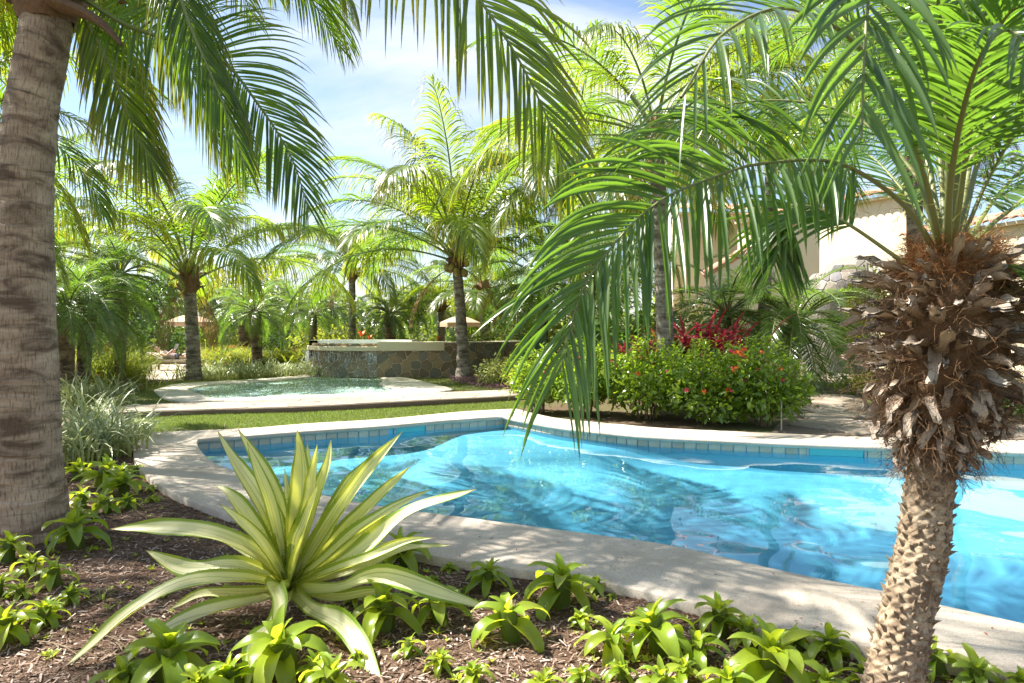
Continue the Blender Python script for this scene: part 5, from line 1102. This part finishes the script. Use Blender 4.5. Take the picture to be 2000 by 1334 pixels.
RL = [(150, 1050, 62, 'bright rosette with long arching leaves just right of the large trunk base'), (150, 925, 40, 'shaded rosette against the large trunk, highest of its cluster'), (195, 935, 46, 'shaded rosette in the middle of the cluster right of the large trunk'), (243, 950, 50, 'largest rosette of the cluster beside the left coping'), (160, 975, 42, 'rosette touching the large trunk below the cluster top'), (208, 990, 38, 'rosette in front of the cluster with a drooping leaf'), (305, 948, 20, 'tiny rosette right at the coping edge near the left bend'), (298, 974, 22, 'small rosette on open mulch just below the left bend of the coping'), (265, 915, 26, 'small rosette under the striped clump by the coping'),
 (15, 1078, 52, 'bright rosette cut by the left edge, below the large trunk'), (112, 1130, 46, 'shaded rosette on the left, second row below the trunk'), (140, 1165, 40, 'rosette with reddish stem below the shaded left one'), (35, 1160, 32, 'small dark rosette near the left edge'), (78, 1208, 46, 'green rosette near the left edge above the bottom corner'), (12, 1235, 56, 'rosette with a broad arching leaf at the left edge, lowest of the column'), (35, 1200, 28, 'small rosette wedged between two larger ones at the left edge'),
 (430, 1106, 22, 'tiny yellow rosette between two pale agave leaves'), (325, 1300, 88, 'large bright rosette at the bottom left under the long agave leaf'), (560, 1288, 90, 'large glowing rosette at the bottom in front of the agave'), (460, 1335, 66, 'bright rosette between the two large bottom ones'), (800, 1075, 50, 'rosette on a tall stem between agave and coping'), (880, 1100, 26, 'small rosette touching the near coping, first right of the agave'), (948, 1132, 50, 'upright rosette on bare mulch in front of the coping'), (850, 1130, 22, 'tiny rosette left of the upright one'), (905, 1150, 16, 'tiny bud-like rosette by the arching agave leaf'),
 (750, 1205, 78, 'yellow-green rosette with broad leaves right of the agave heart'), (862, 1190, 76, 'tall rosette right of the broad-leaved yellow one'), (1002, 1225, 76, 'star shaped rosette with narrow leaves in the middle of the bed'), (1098, 1160, 72, 'deep green rosette in front of the coping middle'), (1090, 1122, 40, 'rosette behind the deep green one, against the coping'), (1162, 1150, 32, 'small rosette right of the deep green one'), (1190, 1148, 18, 'tiny rosette bud against the coping'), (690, 1170, 30, 'small dark rosette under the agave leaves'), (1140, 1215, 34, 'small rosette below the deep green one'),
 (1190, 1262, 66, 'mid green rosette low in the bed centre'), (1290, 1250, 88, 'bright yellow rosette with curling leaves'), (1240, 1222, 30, 'tiny rosette between the bright yellow and the deep green ones'), (1405, 1215, 70, 'full green rosette against the coping left of the rough trunk'), (1370, 1275, 50, 'rosette in front of the full green one'), (1500, 1310, 110, 'very large pale rosette at the bottom edge left of the rough trunk'), (1560, 1255, 42, 'small rosette left of the rough trunk by the coping'), (1630, 1275, 60, 'rosette touching the rough trunk on its left'), (1210, 1322, 42, 'rosette at the bottom edge, middle right'), (1135, 1330, 38, 'rosette at the bottom edge near the centre'), (858, 1300, 40, 'low rosette at the bottom, below the tall one'), (800, 1270, 40, 'rosette below the broad-leaved yellow one'), (1838, 1300, 60, 'bright rosette just right of the rough trunk base'), (1900, 1318, 56, 'rosette second right of the rough trunk base'), (1968, 1322, 46, 'rosette in the bottom right corner'), (1330, 1322, 46, 'rosette at the bottom edge below the curling yellow one'), (620, 1325, 50, 'rosette at the bottom edge right of the glowing one'), (700, 1290, 30, 'small rosette beside the big white drooping agave leaf'),
 (240, 1335, 60, 'bright rosette at the bottom edge left of the long white agave leaf'), (395, 1345, 60, 'rosette sunk at the bottom edge left of the bright middle pair'), (640, 1345, 64, 'bright rosette at the bottom edge under the drooping white leaf'), (930, 1325, 46, 'low rosette at the bottom edge under the star shaped one'), (1060, 1345, 50, 'rosette half cut by the bottom edge near the centre'), (1290, 1345, 60, 'bright rosette half cut by the bottom edge, middle right'), (1420, 1350, 60, 'rosette half cut by the bottom edge beside the very large pale one'), (1600, 1345, 60, 'rosette at the bottom edge touching the rough trunk'),
 (60, 1110, 40, 'shaded rosette between the left edge and the second row'), (0, 1150, 44, 'rosette cut in half by the left edge, middle height'), (230, 925, 36, 'shaded rosette under the arching striped leaves'), (150, 1010, 36, 'shaded rosette low against the large trunk'), (250, 985, 34, 'small leafy rosette at the right of the shaded cluster'), (1460, 1240, 46, 'green rosette by the coping beside the full green one'), (1690, 1330, 56, 'rosette in front of the foot of the rough trunk')]
for k, (a, b, r_, lab) in enumerate(RL): rosette(lab, a, b, r_, 300+k, n_=11 if r_ < 30 else (14 if r_ < 80 else 17), h=.035 if r_ < 30 else .07)
# thin sprout
strap_plant('thin grassy sprout alone on the brown mulch at the left', 200, 1175, .11, 11, .008, 400, None, 'grass', 'grass_sprout', 'sprout', rx=.008, ry=.008, e=(30, 85))
# a fringe of small seedlings as one mass
q = np.random.default_rng(31); mb = MB(); K = 420; y = 2.3 + 3.6*q.random(K)**1.2; x = q.uniform(-.8, .8, K)*y; ok = ~inpoly(x, y, OUT) & (x < 2.6); x, y = x[ok], y[ok]
for a, b in zip(x, y):
    n_ = int(q.integers(4, 8)); s = q.uniform(.02, .045); an = np.arange(n_)*2.4 + q.uniform(0, 6); d = np.stack([np.cos(an), np.sin(an), q.uniform(.3, 1.2, n_)], 1)
    scatter(mb, LT, LF, np.tile([a, b, bed_z(a, b) + .008], (n_, 1)), rot_from(d, np.tile([0, 0, 1.0], (n_, 1))), np.full(n_, s), q.random(n_), L=LL)
ob('seedlings', mb.mesh('seedlings', M['ros'], False), kind='stuff', label='tiny green seedlings sprouting through the mulch', category='seedlings')

# ------------------------------------------------------------------ the large variegated agave
ag = thing('variegated_agave', 'large cream striped agave spreading its leaves in the foreground bed', 'agave', G(566, 1195)); B0 = np.array(ag.location); q = np.random.default_rng(5)
AP = ([0, .06, .2, .5, .75, .92, 1], [.62, .5, .62, 1, .85, .35, .02]); DA = 3.42
def agave_leaf(pts, w, fold=1.0, wav=.06, twist=0.0):
    C = catmull([P(a, b, DA + d) for a, b, d in pts], 26) - B0; Pt, L = blade(C, w*.62*q.uniform(.85, 1.15), None, AP, 9, fold, wav*1.5, q=q, twist=twist + q.normal(0, .35), up=(0, -.55, .8))
    mb = MB(); mb.grid(Pt, L)
    for e in (0, -1):                                  # small teeth on the lower margins
        for k in range(2, 16):
            p = Pt[k, e]; o_ = nrm(Pt[k, e]-Pt[k, 4])*.007; t_ = nrm(Pt[k+1, e]-Pt[k, e])*.006; mb.add([p - t_*.5, p + t_*.5, p + o_ + t_], [[0, 1, 2]], [[.02, .5, .2]]*3)
    ob('leaf', mb.mesh('leaf', M['furc']), ag)
H0 = (566, 1150, 0)
for pts, w, *k in (
  ([H0, (520, 1010, .06), (455, 900, .16), (425, 842, .22)], .155), ([H0, (545, 1000, .12), (500, 900, .2), (465, 838, .22)], .17), ([H0, (583, 1000, .05), (586, 900, .06), (580, 838, .04)], .18),
  ([H0, (600, 1010, -.02), (612, 930, -.04), (620, 868, -.04)], .12), ([H0, (612, 1010, 0), (638, 920, 0), (647, 858, .02)], .15), ([H0, (565, 1040, .2), (560, 960, .28), (556, 915, .32)], .08),
  ([H0, (650, 1030, .0), (715, 930, .0), (787, 842, .02)], .165), ([H0, (665, 1050, .1), (745, 965, .16), (800, 912, .18)], .15), ([H0, (670, 1070, -.05), (760, 1000, -.06), (845, 955, -.04)], .15), ([H0, (700, 1080, -.12), (800, 1000, -.14), (930, 955, -.12)], .17, .5, .1),
  ([H0, (500, 1040, -.02), (450, 970, .0), (418, 946, .05)], .18), ([H0, (540, 1060, .2), (520, 980, .3), (500, 930, .34)], .12), ([H0, (590, 1060, -.1), (606, 1000, -.16), (622, 945, -.16)], .16),
  ([H0, (500, 1080, -.02), (380, 1035, -.02), (215, 1033, .0)], .17, .5, .08), ([H0, (470, 1110, -.1), (360, 1110, -.12), (285, 1075, -.08)], .18, .5, .12), ([H0, (470, 1135, -.2), (330, 1150, -.34), (122, 1305, -.62)], .16, .45, .1),
  ([H0, (480, 1180, -.25), (330, 1225, -.5), (195, 1345, -.8)], .16, .45, .1), ([H0, (540, 1215, -.42), (505, 1260, -.62), (480, 1360, -.86)], .17, .45, .1), ([H0, (535, 1150, -.3), (545, 1180, -.45), (530, 1260, -.6)], .13),
  ([H0, (610, 1190, -.22), (680, 1230, -.42), (750, 1345, -.72)], .19, .4, .1), ([H0, (660, 1150, -.15), (760, 1130, -.2), (965, 1192, -.25)], .16, .45, .12), ([H0, (680, 1120, .06), (780, 1075, .1), (880, 1065, .1)], .14, .5, .1),
  ([H0, (660, 1170, -.1), (740, 1160, -.14), (800, 1180, -.2)], .13, .6, .06), ([H0, (640, 1110, .15), (690, 1070, .25), (760, 1060, .32)], .14), ([H0, (510, 1100, .15), (440, 1060, .28), (390, 1040, .36)], .13), ([H0, (480, 1160, -.12), (400, 1160, -.2), (330, 1190, -.25)], .11, .5, .1),
  ([H0, (578, 1080, .0), (590, 1010, .05), (598, 960, .06)], .15), ([H0, (535, 1000, .0), (505, 920, .02), (482, 862, .05)], .13), ([H0, (640, 1020, .1), (690, 935, .14), (735, 880, .16)], .13), ([H0, (590, 990, .1), (604, 920, .14), (600, 862, .16)], .13), ([H0, (655, 1090, .12), (730, 1030, .18), (800, 1000, .2)], .12), ([H0, (700, 1100, -.2), (790, 1060, -.24), (850, 1050, -.22)], .12), ([H0, (512, 1060, -.1), (462, 1010, -.12), (430, 985, -.1)], .12), ([H0, (620, 1080, .02), (660, 1000, .06), (700, 940, .08)], .14), ([H0, (556, 1080, .0), (540, 1010, .05), (530, 960, .06)], .13)):
    agave_leaf(pts, w, *k)

# ------------------------------------------------------------------ the large coconut palm on the left
LP = thing('coconut_palm', 'large ringed coconut palm trunk filling the left edge of the picture', 'palm tree', (PX(58, 4.7), 4.7, 0)); LB = np.array(LP.location)
LC = [(54, 1062, 4.7), (50, 900, 4.7), (48, 600, 4.7), (48, 400, 4.7), (58, 250, 4.7), (77, 130, 4.7), (90, 50, 4.7), (97, -20, 4.7)]
C = catmull([P(*p) for p in LC], 520) - LB; C[0, 2] = min(C[0, 2], -.02); rr = np.interp([CAM_H + c for c in (C[:, 2]-CAM_H)], [0, .15, .5, 1.6, 2.4, 3.0, 3.6, 4], [.28, .245, .216, .180, .165, .154, .150, .148])
mb = MB(); ringed_trunk(mb, C, rr, 120, .13, .05, 8, irr=.7); ob('trunk', mb.mesh('trunk', M['bark_near']), LP)
CT = C[-1] + [0, 0, .12]
mb = crown_lumps(4, 1.25); ob('leaf_sheath', mb.mesh('leaf_sheath', M['fibre']), LP, CT)
mb = MB(); Cs_ = catmull([P(120, 10, 4.6), P(175, 30, 4.5), P(215, 62, 4.45), P(238, 88, 4.42)], 12) - LB; tube(mb, Cs_, np.linspace(.13, .02, 12), 8, flat=.4, cap=True); ob('leaf_sheath', mb.mesh('leaf_sheath', M['fibre']), LP)
def hero_frond(parent, base, pts, K, Lmax, w, mats, ang=(64, 24), vlift=10, droop=1.2, nseg=8, across=3, start=.1, parts=False, r0=.028, r1v=.004, up=(0, 0, 1), seed=0, name='frond', jit=.05, prof=None, fold=.45, m=8, lim=999, end=.985):
    q = np.random.default_rng(seed); C = catmull(pts, 44) - base; Pt, L = leaflets(C, K, Lmax, w, ang, vlift, droop, across, nseg, start, prof, q, up, fold, jit, end=end)
    mb = MB(); tube(mb, C, np.linspace(0, 1, 44)**.8*(r1v-r0) + r0, m, 0, flat=.75); 
    if not parts:
        fo = ob(name, mb.mesh(name, mats[1]), parent); b_ = MB(); add_strips(b_, Pt, L); ob('leaflets', b_.mesh('leaflets', mats[0]), fo, kind='stuff'); return fo
    fo = ob(name, mb.mesh(name, mats[1]), parent); n2, m2 = Pt.shape[1:3]
    for k in range(len(Pt)):
        b_ = MB(); b_.grid(Pt[k], L[k]); ob('leaflet', b_.mesh('leaflet', mats[0]), fo)
    return fo
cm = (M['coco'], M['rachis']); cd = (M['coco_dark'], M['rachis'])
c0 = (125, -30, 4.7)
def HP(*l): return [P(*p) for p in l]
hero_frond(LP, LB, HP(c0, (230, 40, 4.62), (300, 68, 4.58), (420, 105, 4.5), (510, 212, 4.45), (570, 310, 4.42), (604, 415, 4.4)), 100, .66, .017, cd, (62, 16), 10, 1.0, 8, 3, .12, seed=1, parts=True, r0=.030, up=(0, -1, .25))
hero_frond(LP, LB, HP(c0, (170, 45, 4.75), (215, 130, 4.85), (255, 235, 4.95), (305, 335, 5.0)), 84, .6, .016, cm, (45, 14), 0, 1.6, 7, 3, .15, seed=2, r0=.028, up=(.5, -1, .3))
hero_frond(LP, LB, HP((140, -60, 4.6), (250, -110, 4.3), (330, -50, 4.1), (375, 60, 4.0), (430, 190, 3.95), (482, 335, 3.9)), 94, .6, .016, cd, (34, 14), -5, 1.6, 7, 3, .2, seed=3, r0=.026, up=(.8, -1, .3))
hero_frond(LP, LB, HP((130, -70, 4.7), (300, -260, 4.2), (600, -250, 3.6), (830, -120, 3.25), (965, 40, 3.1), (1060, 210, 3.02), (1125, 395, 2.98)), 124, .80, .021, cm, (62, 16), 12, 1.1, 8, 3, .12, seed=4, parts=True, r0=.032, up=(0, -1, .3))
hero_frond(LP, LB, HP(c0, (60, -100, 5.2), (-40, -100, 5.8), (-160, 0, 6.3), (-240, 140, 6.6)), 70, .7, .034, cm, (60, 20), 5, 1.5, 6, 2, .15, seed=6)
for k, (tx, ty, tz, hz) in enumerate(((1.2, 2.2, .5, 1.1), (.3, 2.5, .9, 1.1), (.8, 1.2, 2.2, 1.4), (-1.6, 2.0, 1.0, 1.1), (2.6, 1.2, .9, 1.1))):  # random fronds, mostly overhead, added to cast shadows
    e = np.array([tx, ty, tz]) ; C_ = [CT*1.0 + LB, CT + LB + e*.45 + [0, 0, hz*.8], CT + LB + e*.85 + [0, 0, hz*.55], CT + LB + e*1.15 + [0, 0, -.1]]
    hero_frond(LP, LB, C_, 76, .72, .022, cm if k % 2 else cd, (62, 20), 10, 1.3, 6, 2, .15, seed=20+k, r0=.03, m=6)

# ------------------------------------------------------------------ the near dwarf date palm on the right
RPm = thing('dwarf_date_palm', 'near dwarf date palm on the right with spiny bare trunk and shaggy brown skirt', 'palm tree', (P(1722, 1427, 2.4)[0], 2.4, 0)); RB = np.array(RPm.location)
TC = catmull([P(1718, 1440, 2.4), P(1748, 1310, 2.4), P(1775, 1180, 2.41), P(1803, 1060, 2.42), P(1815, 945, 2.43), P(1826, 880, 2.43), P(1846, 700, 2.45), P(1862, 480, 2.45)], 420); TL = TC - RB
zr = TC[:, 2]; R_t = .82*np.interp(zr, [0, .1, .4, .75, .9, 1.1, 1.6, 1.75], [.125, .112, .100, .097, .092, .10, .10, .06])
def tf_(v, a):
    s = v*150; return 1 + .045*np.sin(6*a + s*1.0)*np.sin(6*a - s*1.0) + .02*np.sin(13*a + s*2.1) + .015*np.sin(4*a - s*.7) + .012*np.sin(23*a + s*3.3)
mb = MB(); tube(mb, TL, R_t, 120, rfun=tf_, L=2.0); M['bark_spiny'] = trunk_mat('spiny_bark', (0.44, 0.35, 0.24), (0.33, 0.25, 0.165), (0.16, 0.11, 0.07), 60, (16, 26), .006); ob('trunk', mb.mesh('trunk', M['bark_spiny']), RPm)
q = np.random.default_rng(12); SPK = []
for k in range(5):
    mb = MB(); C_ = catmull([[-.008, 0, -.004], [.008, 0, .001], [.020 + .004*k, 0, .011 + .004*q.random()]], 6); tube(mb, C_, [.017, .014, .010, .006, .003, .0004], 7, flat=.6, up=(0, 1, 0)); SPK.append(mb.mesh('leaf_scar', M['bark_spiny']))
K = 299
for k in range(K):
    f = (k+.5)/K*.93; zt = .02 + f*.95; i_ = int(np.argmin(abs(zr-zt))); a = k*2.39996 + q.normal(0, .10); r_ = R_t[i_]
    d = np.array([math.cos(a), math.sin(a), 0]); o = ob('leaf_scar', SPK[k % 5], RPm, TL[i_] + d*(r_-.004) + [0, 0, q.normal(0, .004)], (0, rad(q.uniform(-25, 12)), a), (q.uniform(.45, 1.1), q.uniform(.8, 1.7), q.uniform(.7, 1.2)))
# skirt of dry leaf bases
m_, nt = new_mat('dry_leaf_base'); vec, u_, v_, r_ = luv(nt); oi = N(nt, 'ShaderNodeObjectInfo').outputs['Random']
f1 = noise(nt, 1.0, 5, .65, vec, .3, (22, 2.5, 8)); c_ = mixc(nt, oi, (0.36, 0.22, 0.12), (0.62, 0.48, 0.34)); c_ = mixc(nt, ramp(nt, f1, [(.4, .75), (.6, 0.0)]), c_, (0.06, 0.035, 0.02)); c_ = mixc(nt, ramp(nt, v_, [(.3, 0.0), (.9, .55)]), c_, (0.64, 0.56, 0.47))
finish(m_, nt, c_, .8, f1, .004, .9, .25); M['boot'] = m_
BOOT = []
for k in range(12):
    b = [0.15, .45, .9, 1.5][k % 4] + q.normal(0, .1); L_ = 1.0; n_ = 10; t_ = np.linspace(0, 1, n_); e = .35 - b*1.5*t_**1.3; d = np.stack([np.cos(e), q.normal(0, .18)*t_, np.sin(e)], 1); C_ = np.cumsum(d, 0)*L_/n_; C_ -= C_[0]
    Pt, L = blade(C_, .27 + .05*q.random(), None, ([0, .3, .8, .95, 1], [1.1, .8, .72, .6, .38]), 6, .7, .22, q=q, twist=q.normal(0, .6)); Pt[-1] += q.normal(0, .03, Pt[-1].shape); mb = MB(); mb.grid(Pt, L)
    Pb = Pt - np.array([0, 0, .045]); mb.grid(Pb[:, ::-1], L[:, ::-1]); BOOT.append(mb.mesh('leaf_base', M['boot']))
rs = lambda z: float(np.interp(z, [ZY(925, 2.43), ZY(890, 2.43), ZY(840, 2.43), ZY(790, 2.43), ZY(730, 2.43), ZY(640, 2.43), ZY(560, 2.43), ZY(500, 2.43)], [.092, .125, .175, .225, .262, .285, .27, .20]))
zlo, zhi = ZY(915, 2.43), ZY(525, 2.43); K = 298
for k in range(K):
    f = (k+.5)/K; z = zlo + (zhi-zlo)*f; i_ = int(np.argmin(abs(zr-z))); a = k*2.39996 + q.normal(0, .15); d = np.array([math.cos(a), math.sin(a), 0]); Rz = rs(z); rc_ = .085; ln = (Rz-rc_)*q.uniform(.95, 1.6) + .015
    el = (rad(35) - rad(20)*f if f < .35 else (rad(8) - rad(26)*((f-.35)/.65))) + q.normal(0, .2)
    kk = (q.choice([3, 7, 11, 2, 6]) if f < .45 else q.choice([0, 4, 8, 1, 5, 9]))
    ob('leaf_base', BOOT[int(kk)], RPm, TL[i_] + d*rc_, (q.normal(0, .35), el, a), (ln, ln*(.72 if f < .5 else .52)*q.uniform(.7, 1.5) if ln > .12 else ln*.9, ln*.7))
core_i = np.where((zr > zlo-.02) & (zr < zhi+.05))[0]; mb = MB(); tube(mb, TL[core_i], [rs(z)*.62 for z in zr[core_i]], 40, rfun=lambda v, a: 1 + .10*np.sin(7*a + v*30) + .06*np.sin(17*a - v*60)); ob('fibre_core', mb.mesh('fibre_core', M['fibre']), RPm)
def hairs(name, K, zf, rr_, L_, mat, seed, upb=0.0, w=.0011):
    q = np.random.default_rng(seed); z = zf(q, K); i_ = np.array([int(np.argmin(abs(zr-a))) for a in z]); a = q.uniform(0, 6.28, K); d = np.stack([np.cos(a), np.sin(a), a*0], 1); R_ = np.array([rs(zz)*rr_*q.uniform(.7, 1.15) for zz in z])[:, None]
    p = TL[i_]*[1, 1, 0] + d*R_; p[:, 2] = z; dr = nrm(d + rnd_dirs(K, q)*1.1 + [0, 0, upb]); pts = [p]
    for s in range(5): dr = nrm(dr + rnd_dirs(K, q)*.55 + [0, 0, -.08]); pts.append(pts[-1] + dr*L_/5*q.uniform(.6, 1.2, (K, 1)))
    Cn = np.stack(pts, 1); sd = nrm(np.cross(dr, rnd_dirs(K, q))); us = np.array([-1, 1.0]); Pt = Cn[:, :, None] + us[None, None, :, None]*(w*np.linspace(1, .4, 6))[None, :, None, None]*sd[:, None, None]
    mb = MB(); add_strips(mb, Pt, np.zeros(Pt.shape)); ob(name, mb.mesh(name, M[mat]), RPm, kind='stuff')
hairs('fibres', 3200, lambda q, K: q.uniform(zlo-.02, zhi, K), .88, .13, 'fibre', 1)
hairs('orange_fibres', 2600, lambda q, K: zhi - .04 + .13*q.random(K)**1.3, .62, .10, 'fibre_or', 2, .6, .0012)
CT2 = TL[-1] + [0, 0, -.04]; CW = CT2 + RB
mb = MB(); tube(mb, catmull([CT2 - [0, 0, .25], CT2 - [0, 0, .1], CT2 + [0, 0, .08]], 12), np.linspace(.16, .05, 12), 30, rfun=lambda v, a: 1 + .12*np.sin(6*a + v*9)); ob('fibre_core', mb.mesh('fibre_core_top', M['fibre_or']), RPm)
dm_ = (M['date_near'], M['rachis_date'])
DPROF = ([0, .1, .4, .8, 1], [.55, .8, 1, .85, .6])
def H2(*l): return [P(*p) for p in l]
hero_frond(RPm, RB, H2((1850, 500, 2.42), (1850, 200, 2.3), (1810, -120, 2.05), (1740, -180, 1.7), (1702, -40, 1.42), (1688, 120, 1.32), (1683, 272, 1.27)), 48, .38, .022, dm_, (60, 26), 18, 1.5, 10, 5, .2, parts=True, r0=.011, r1v=.0022, seed=41, up=(0, -1, .3), prof=DPROF, fold=.55)
hero_frond(RPm, RB, H2((1835, 505, 2.42), (1765, 400, 2.34), (1640, 320, 2.22), (1495, 319, 2.08), (1400, 344, 1.98), (1275, 402, 1.88), (1162, 524, 1.80), (1118, 625, 1.76), (1094, 728, 1.73)), 60, .42, .0175, dm_, (62, 22), 14, 1.7, 10, 5, .25, parts=True, r0=.012, r1v=.002, seed=42, up=(0, -1, .45), prof=DPROF, fold=.55)
hero_frond(RPm, RB, H2((1800, 540, 2.45), (1740, 495, 2.5), (1650, 434, 2.58), (1575, 402, 2.66), (1532, 425, 2.72), (1512, 520, 2.76)), 50, .30, .016, dm_, (60, 26), 10, 1.3, 8, 3, .38, r0=.012, seed=43, up=(0, -1, .3), prof=DPROF)
hero_frond(RPm, RB, H2((1840, 500, 2.42), (1800, 330, 2.2), (1700, 120, 1.9), (1560, 20, 1.6), (1420, 60, 1.42), (1330, 190, 1.35)), 38, .33, .012, dm_, (58, 24), 12, 1.5, 8, 3, .22, r0=.011, seed=44, up=(0, -1, 1), prof=DPROF)
hero_frond(RPm, RB, H2((1850, 490, 2.5), (1780, 330, 2.7), (1640, 215, 2.95), (1450, 200, 3.15), (1290, 255, 3.3), (1180, 350, 3.4)), 50, .36, .013, dm_, (58, 24), 12, 1.6, 8, 3, .2, r0=.012, seed=45, up=(0, -1, .6), prof=DPROF)
for k, l in enumerate((((1860, 480, 2.45), (1880, 250, 2.4), (1930, 20, 2.3), (2040, -80, 2.1), (2150, 0, 2.0)), ((1870, 490, 2.45), (1940, 330, 2.4), (2020, 220, 2.3), (2130, 210, 2.2), (2220, 300, 2.1)), ((1870, 500, 2.45), (1960, 420, 2.5), (2060, 360, 2.6), (2180, 400, 2.7)),
    ((1850, 490, 2.5), (1830, 250, 2.7), (1790, 0, 2.95), (1700, -120, 3.3), (1600, -60, 3.6)), ((1845, 490, 2.5), (1800, 280, 2.9), (1720, 120, 3.3), (1600, 60, 3.7), (1500, 120, 4.0)), ((1860, 480, 2.5), (1870, 200, 2.8), (1890, -60, 3.2), (1930, -150, 3.7)), ((1870, 480, 2.5), (1930, 250, 2.8), (2010, 90, 3.2), (2100, 80, 3.6)),
    ((1850, 500, 2.4), (1860, 330, 2.15), (1900, 150, 1.85), (1960, 60, 1.6), (2040, 120, 1.45)), ((1840, 500, 2.45), (1760, 250, 2.5), (1640, 20, 2.6), (1500, -80, 2.7), (1380, -20, 2.8)), ((1850, 490, 2.5), (1770, 380, 2.9), (1690, 300, 3.3), (1600, 300, 3.6)), ((1860, 470, 2.45), (1850, 150, 2.4), (1820, -200, 2.3), (1750, -400, 2.1)), ((1870, 500, 2.42), (1950, 520, 2.3), (2040, 560, 2.2), (2120, 680, 2.15)),
    ((1870, 490, 2.5), (1900, 300, 2.75), (1960, 160, 3.0), (2060, 110, 3.3)), ((1865, 490, 2.5), (1880, 330, 2.9), (1910, 210, 3.3), (1970, 170, 3.8), (2040, 230, 4.1)), ((1875, 495, 2.5), (1950, 380, 2.8), (2030, 310, 3.1), (2120, 330, 3.4)), ((1860, 490, 2.55), (1840, 300, 3.0), (1800, 190, 3.5), (1740, 170, 4.0), (1680, 250, 4.3)), ((1862, 485, 2.4), (1900, 230, 2.2), (1960, 40, 2.0), (2060, 0, 1.8)))):
    hero_frond(RPm, RB, H2(*l), 46, .31, .015, dm_, (56, 26), 14, 1.2, 6, 3, .28, r0=.012, seed=60+k, prof=DPROF, m=6)
# petiole spines at the crown
mb = MB(); q = np.random.default_rng(4); K = 420; a = q.uniform(0, 6.28, K); z = q.uniform(.0, .42, K); el = q.uniform(.5, 1.3, K); d0 = np.stack([np.cos(a)*np.cos(el), np.sin(a)*np.cos(el), np.sin(el)], 1); p = CT2 + d0*z[:, None]; dr = nrm(rnd_dirs(K, q) + d0*.6)
SV = np.array([[0, -.5, 0], [0, .5, 0], [1, 0, 0], [0, 0, .5]]); scatter(mb, SV, [[0, 1, 2], [1, 3, 2], [3, 0, 2]], p, rot_from(dr, rnd_dirs(K, q)), np.stack([q.uniform(.03, .07, K), np.full(K, .0028), np.full(K, .0028)], 1)); M['spine'] = solid('yellow_spine', (0.42, 0.34, 0.06), (0.30, 0.28, 0.06), 9, .5); ob('spines', mb.mesh('spines', M['spine'], False), RPm, kind='stuff')

# parts that are unique in a copy need nothing more: every object above is already its own object
WATER_OB.cycles.is_caustics_caster = True
for n_ in ('pool_basin', 'pool_ledge'): bpy.data.objects[n_].cycles.is_caustics_receiver = True
bpy.context.view_layer.update()
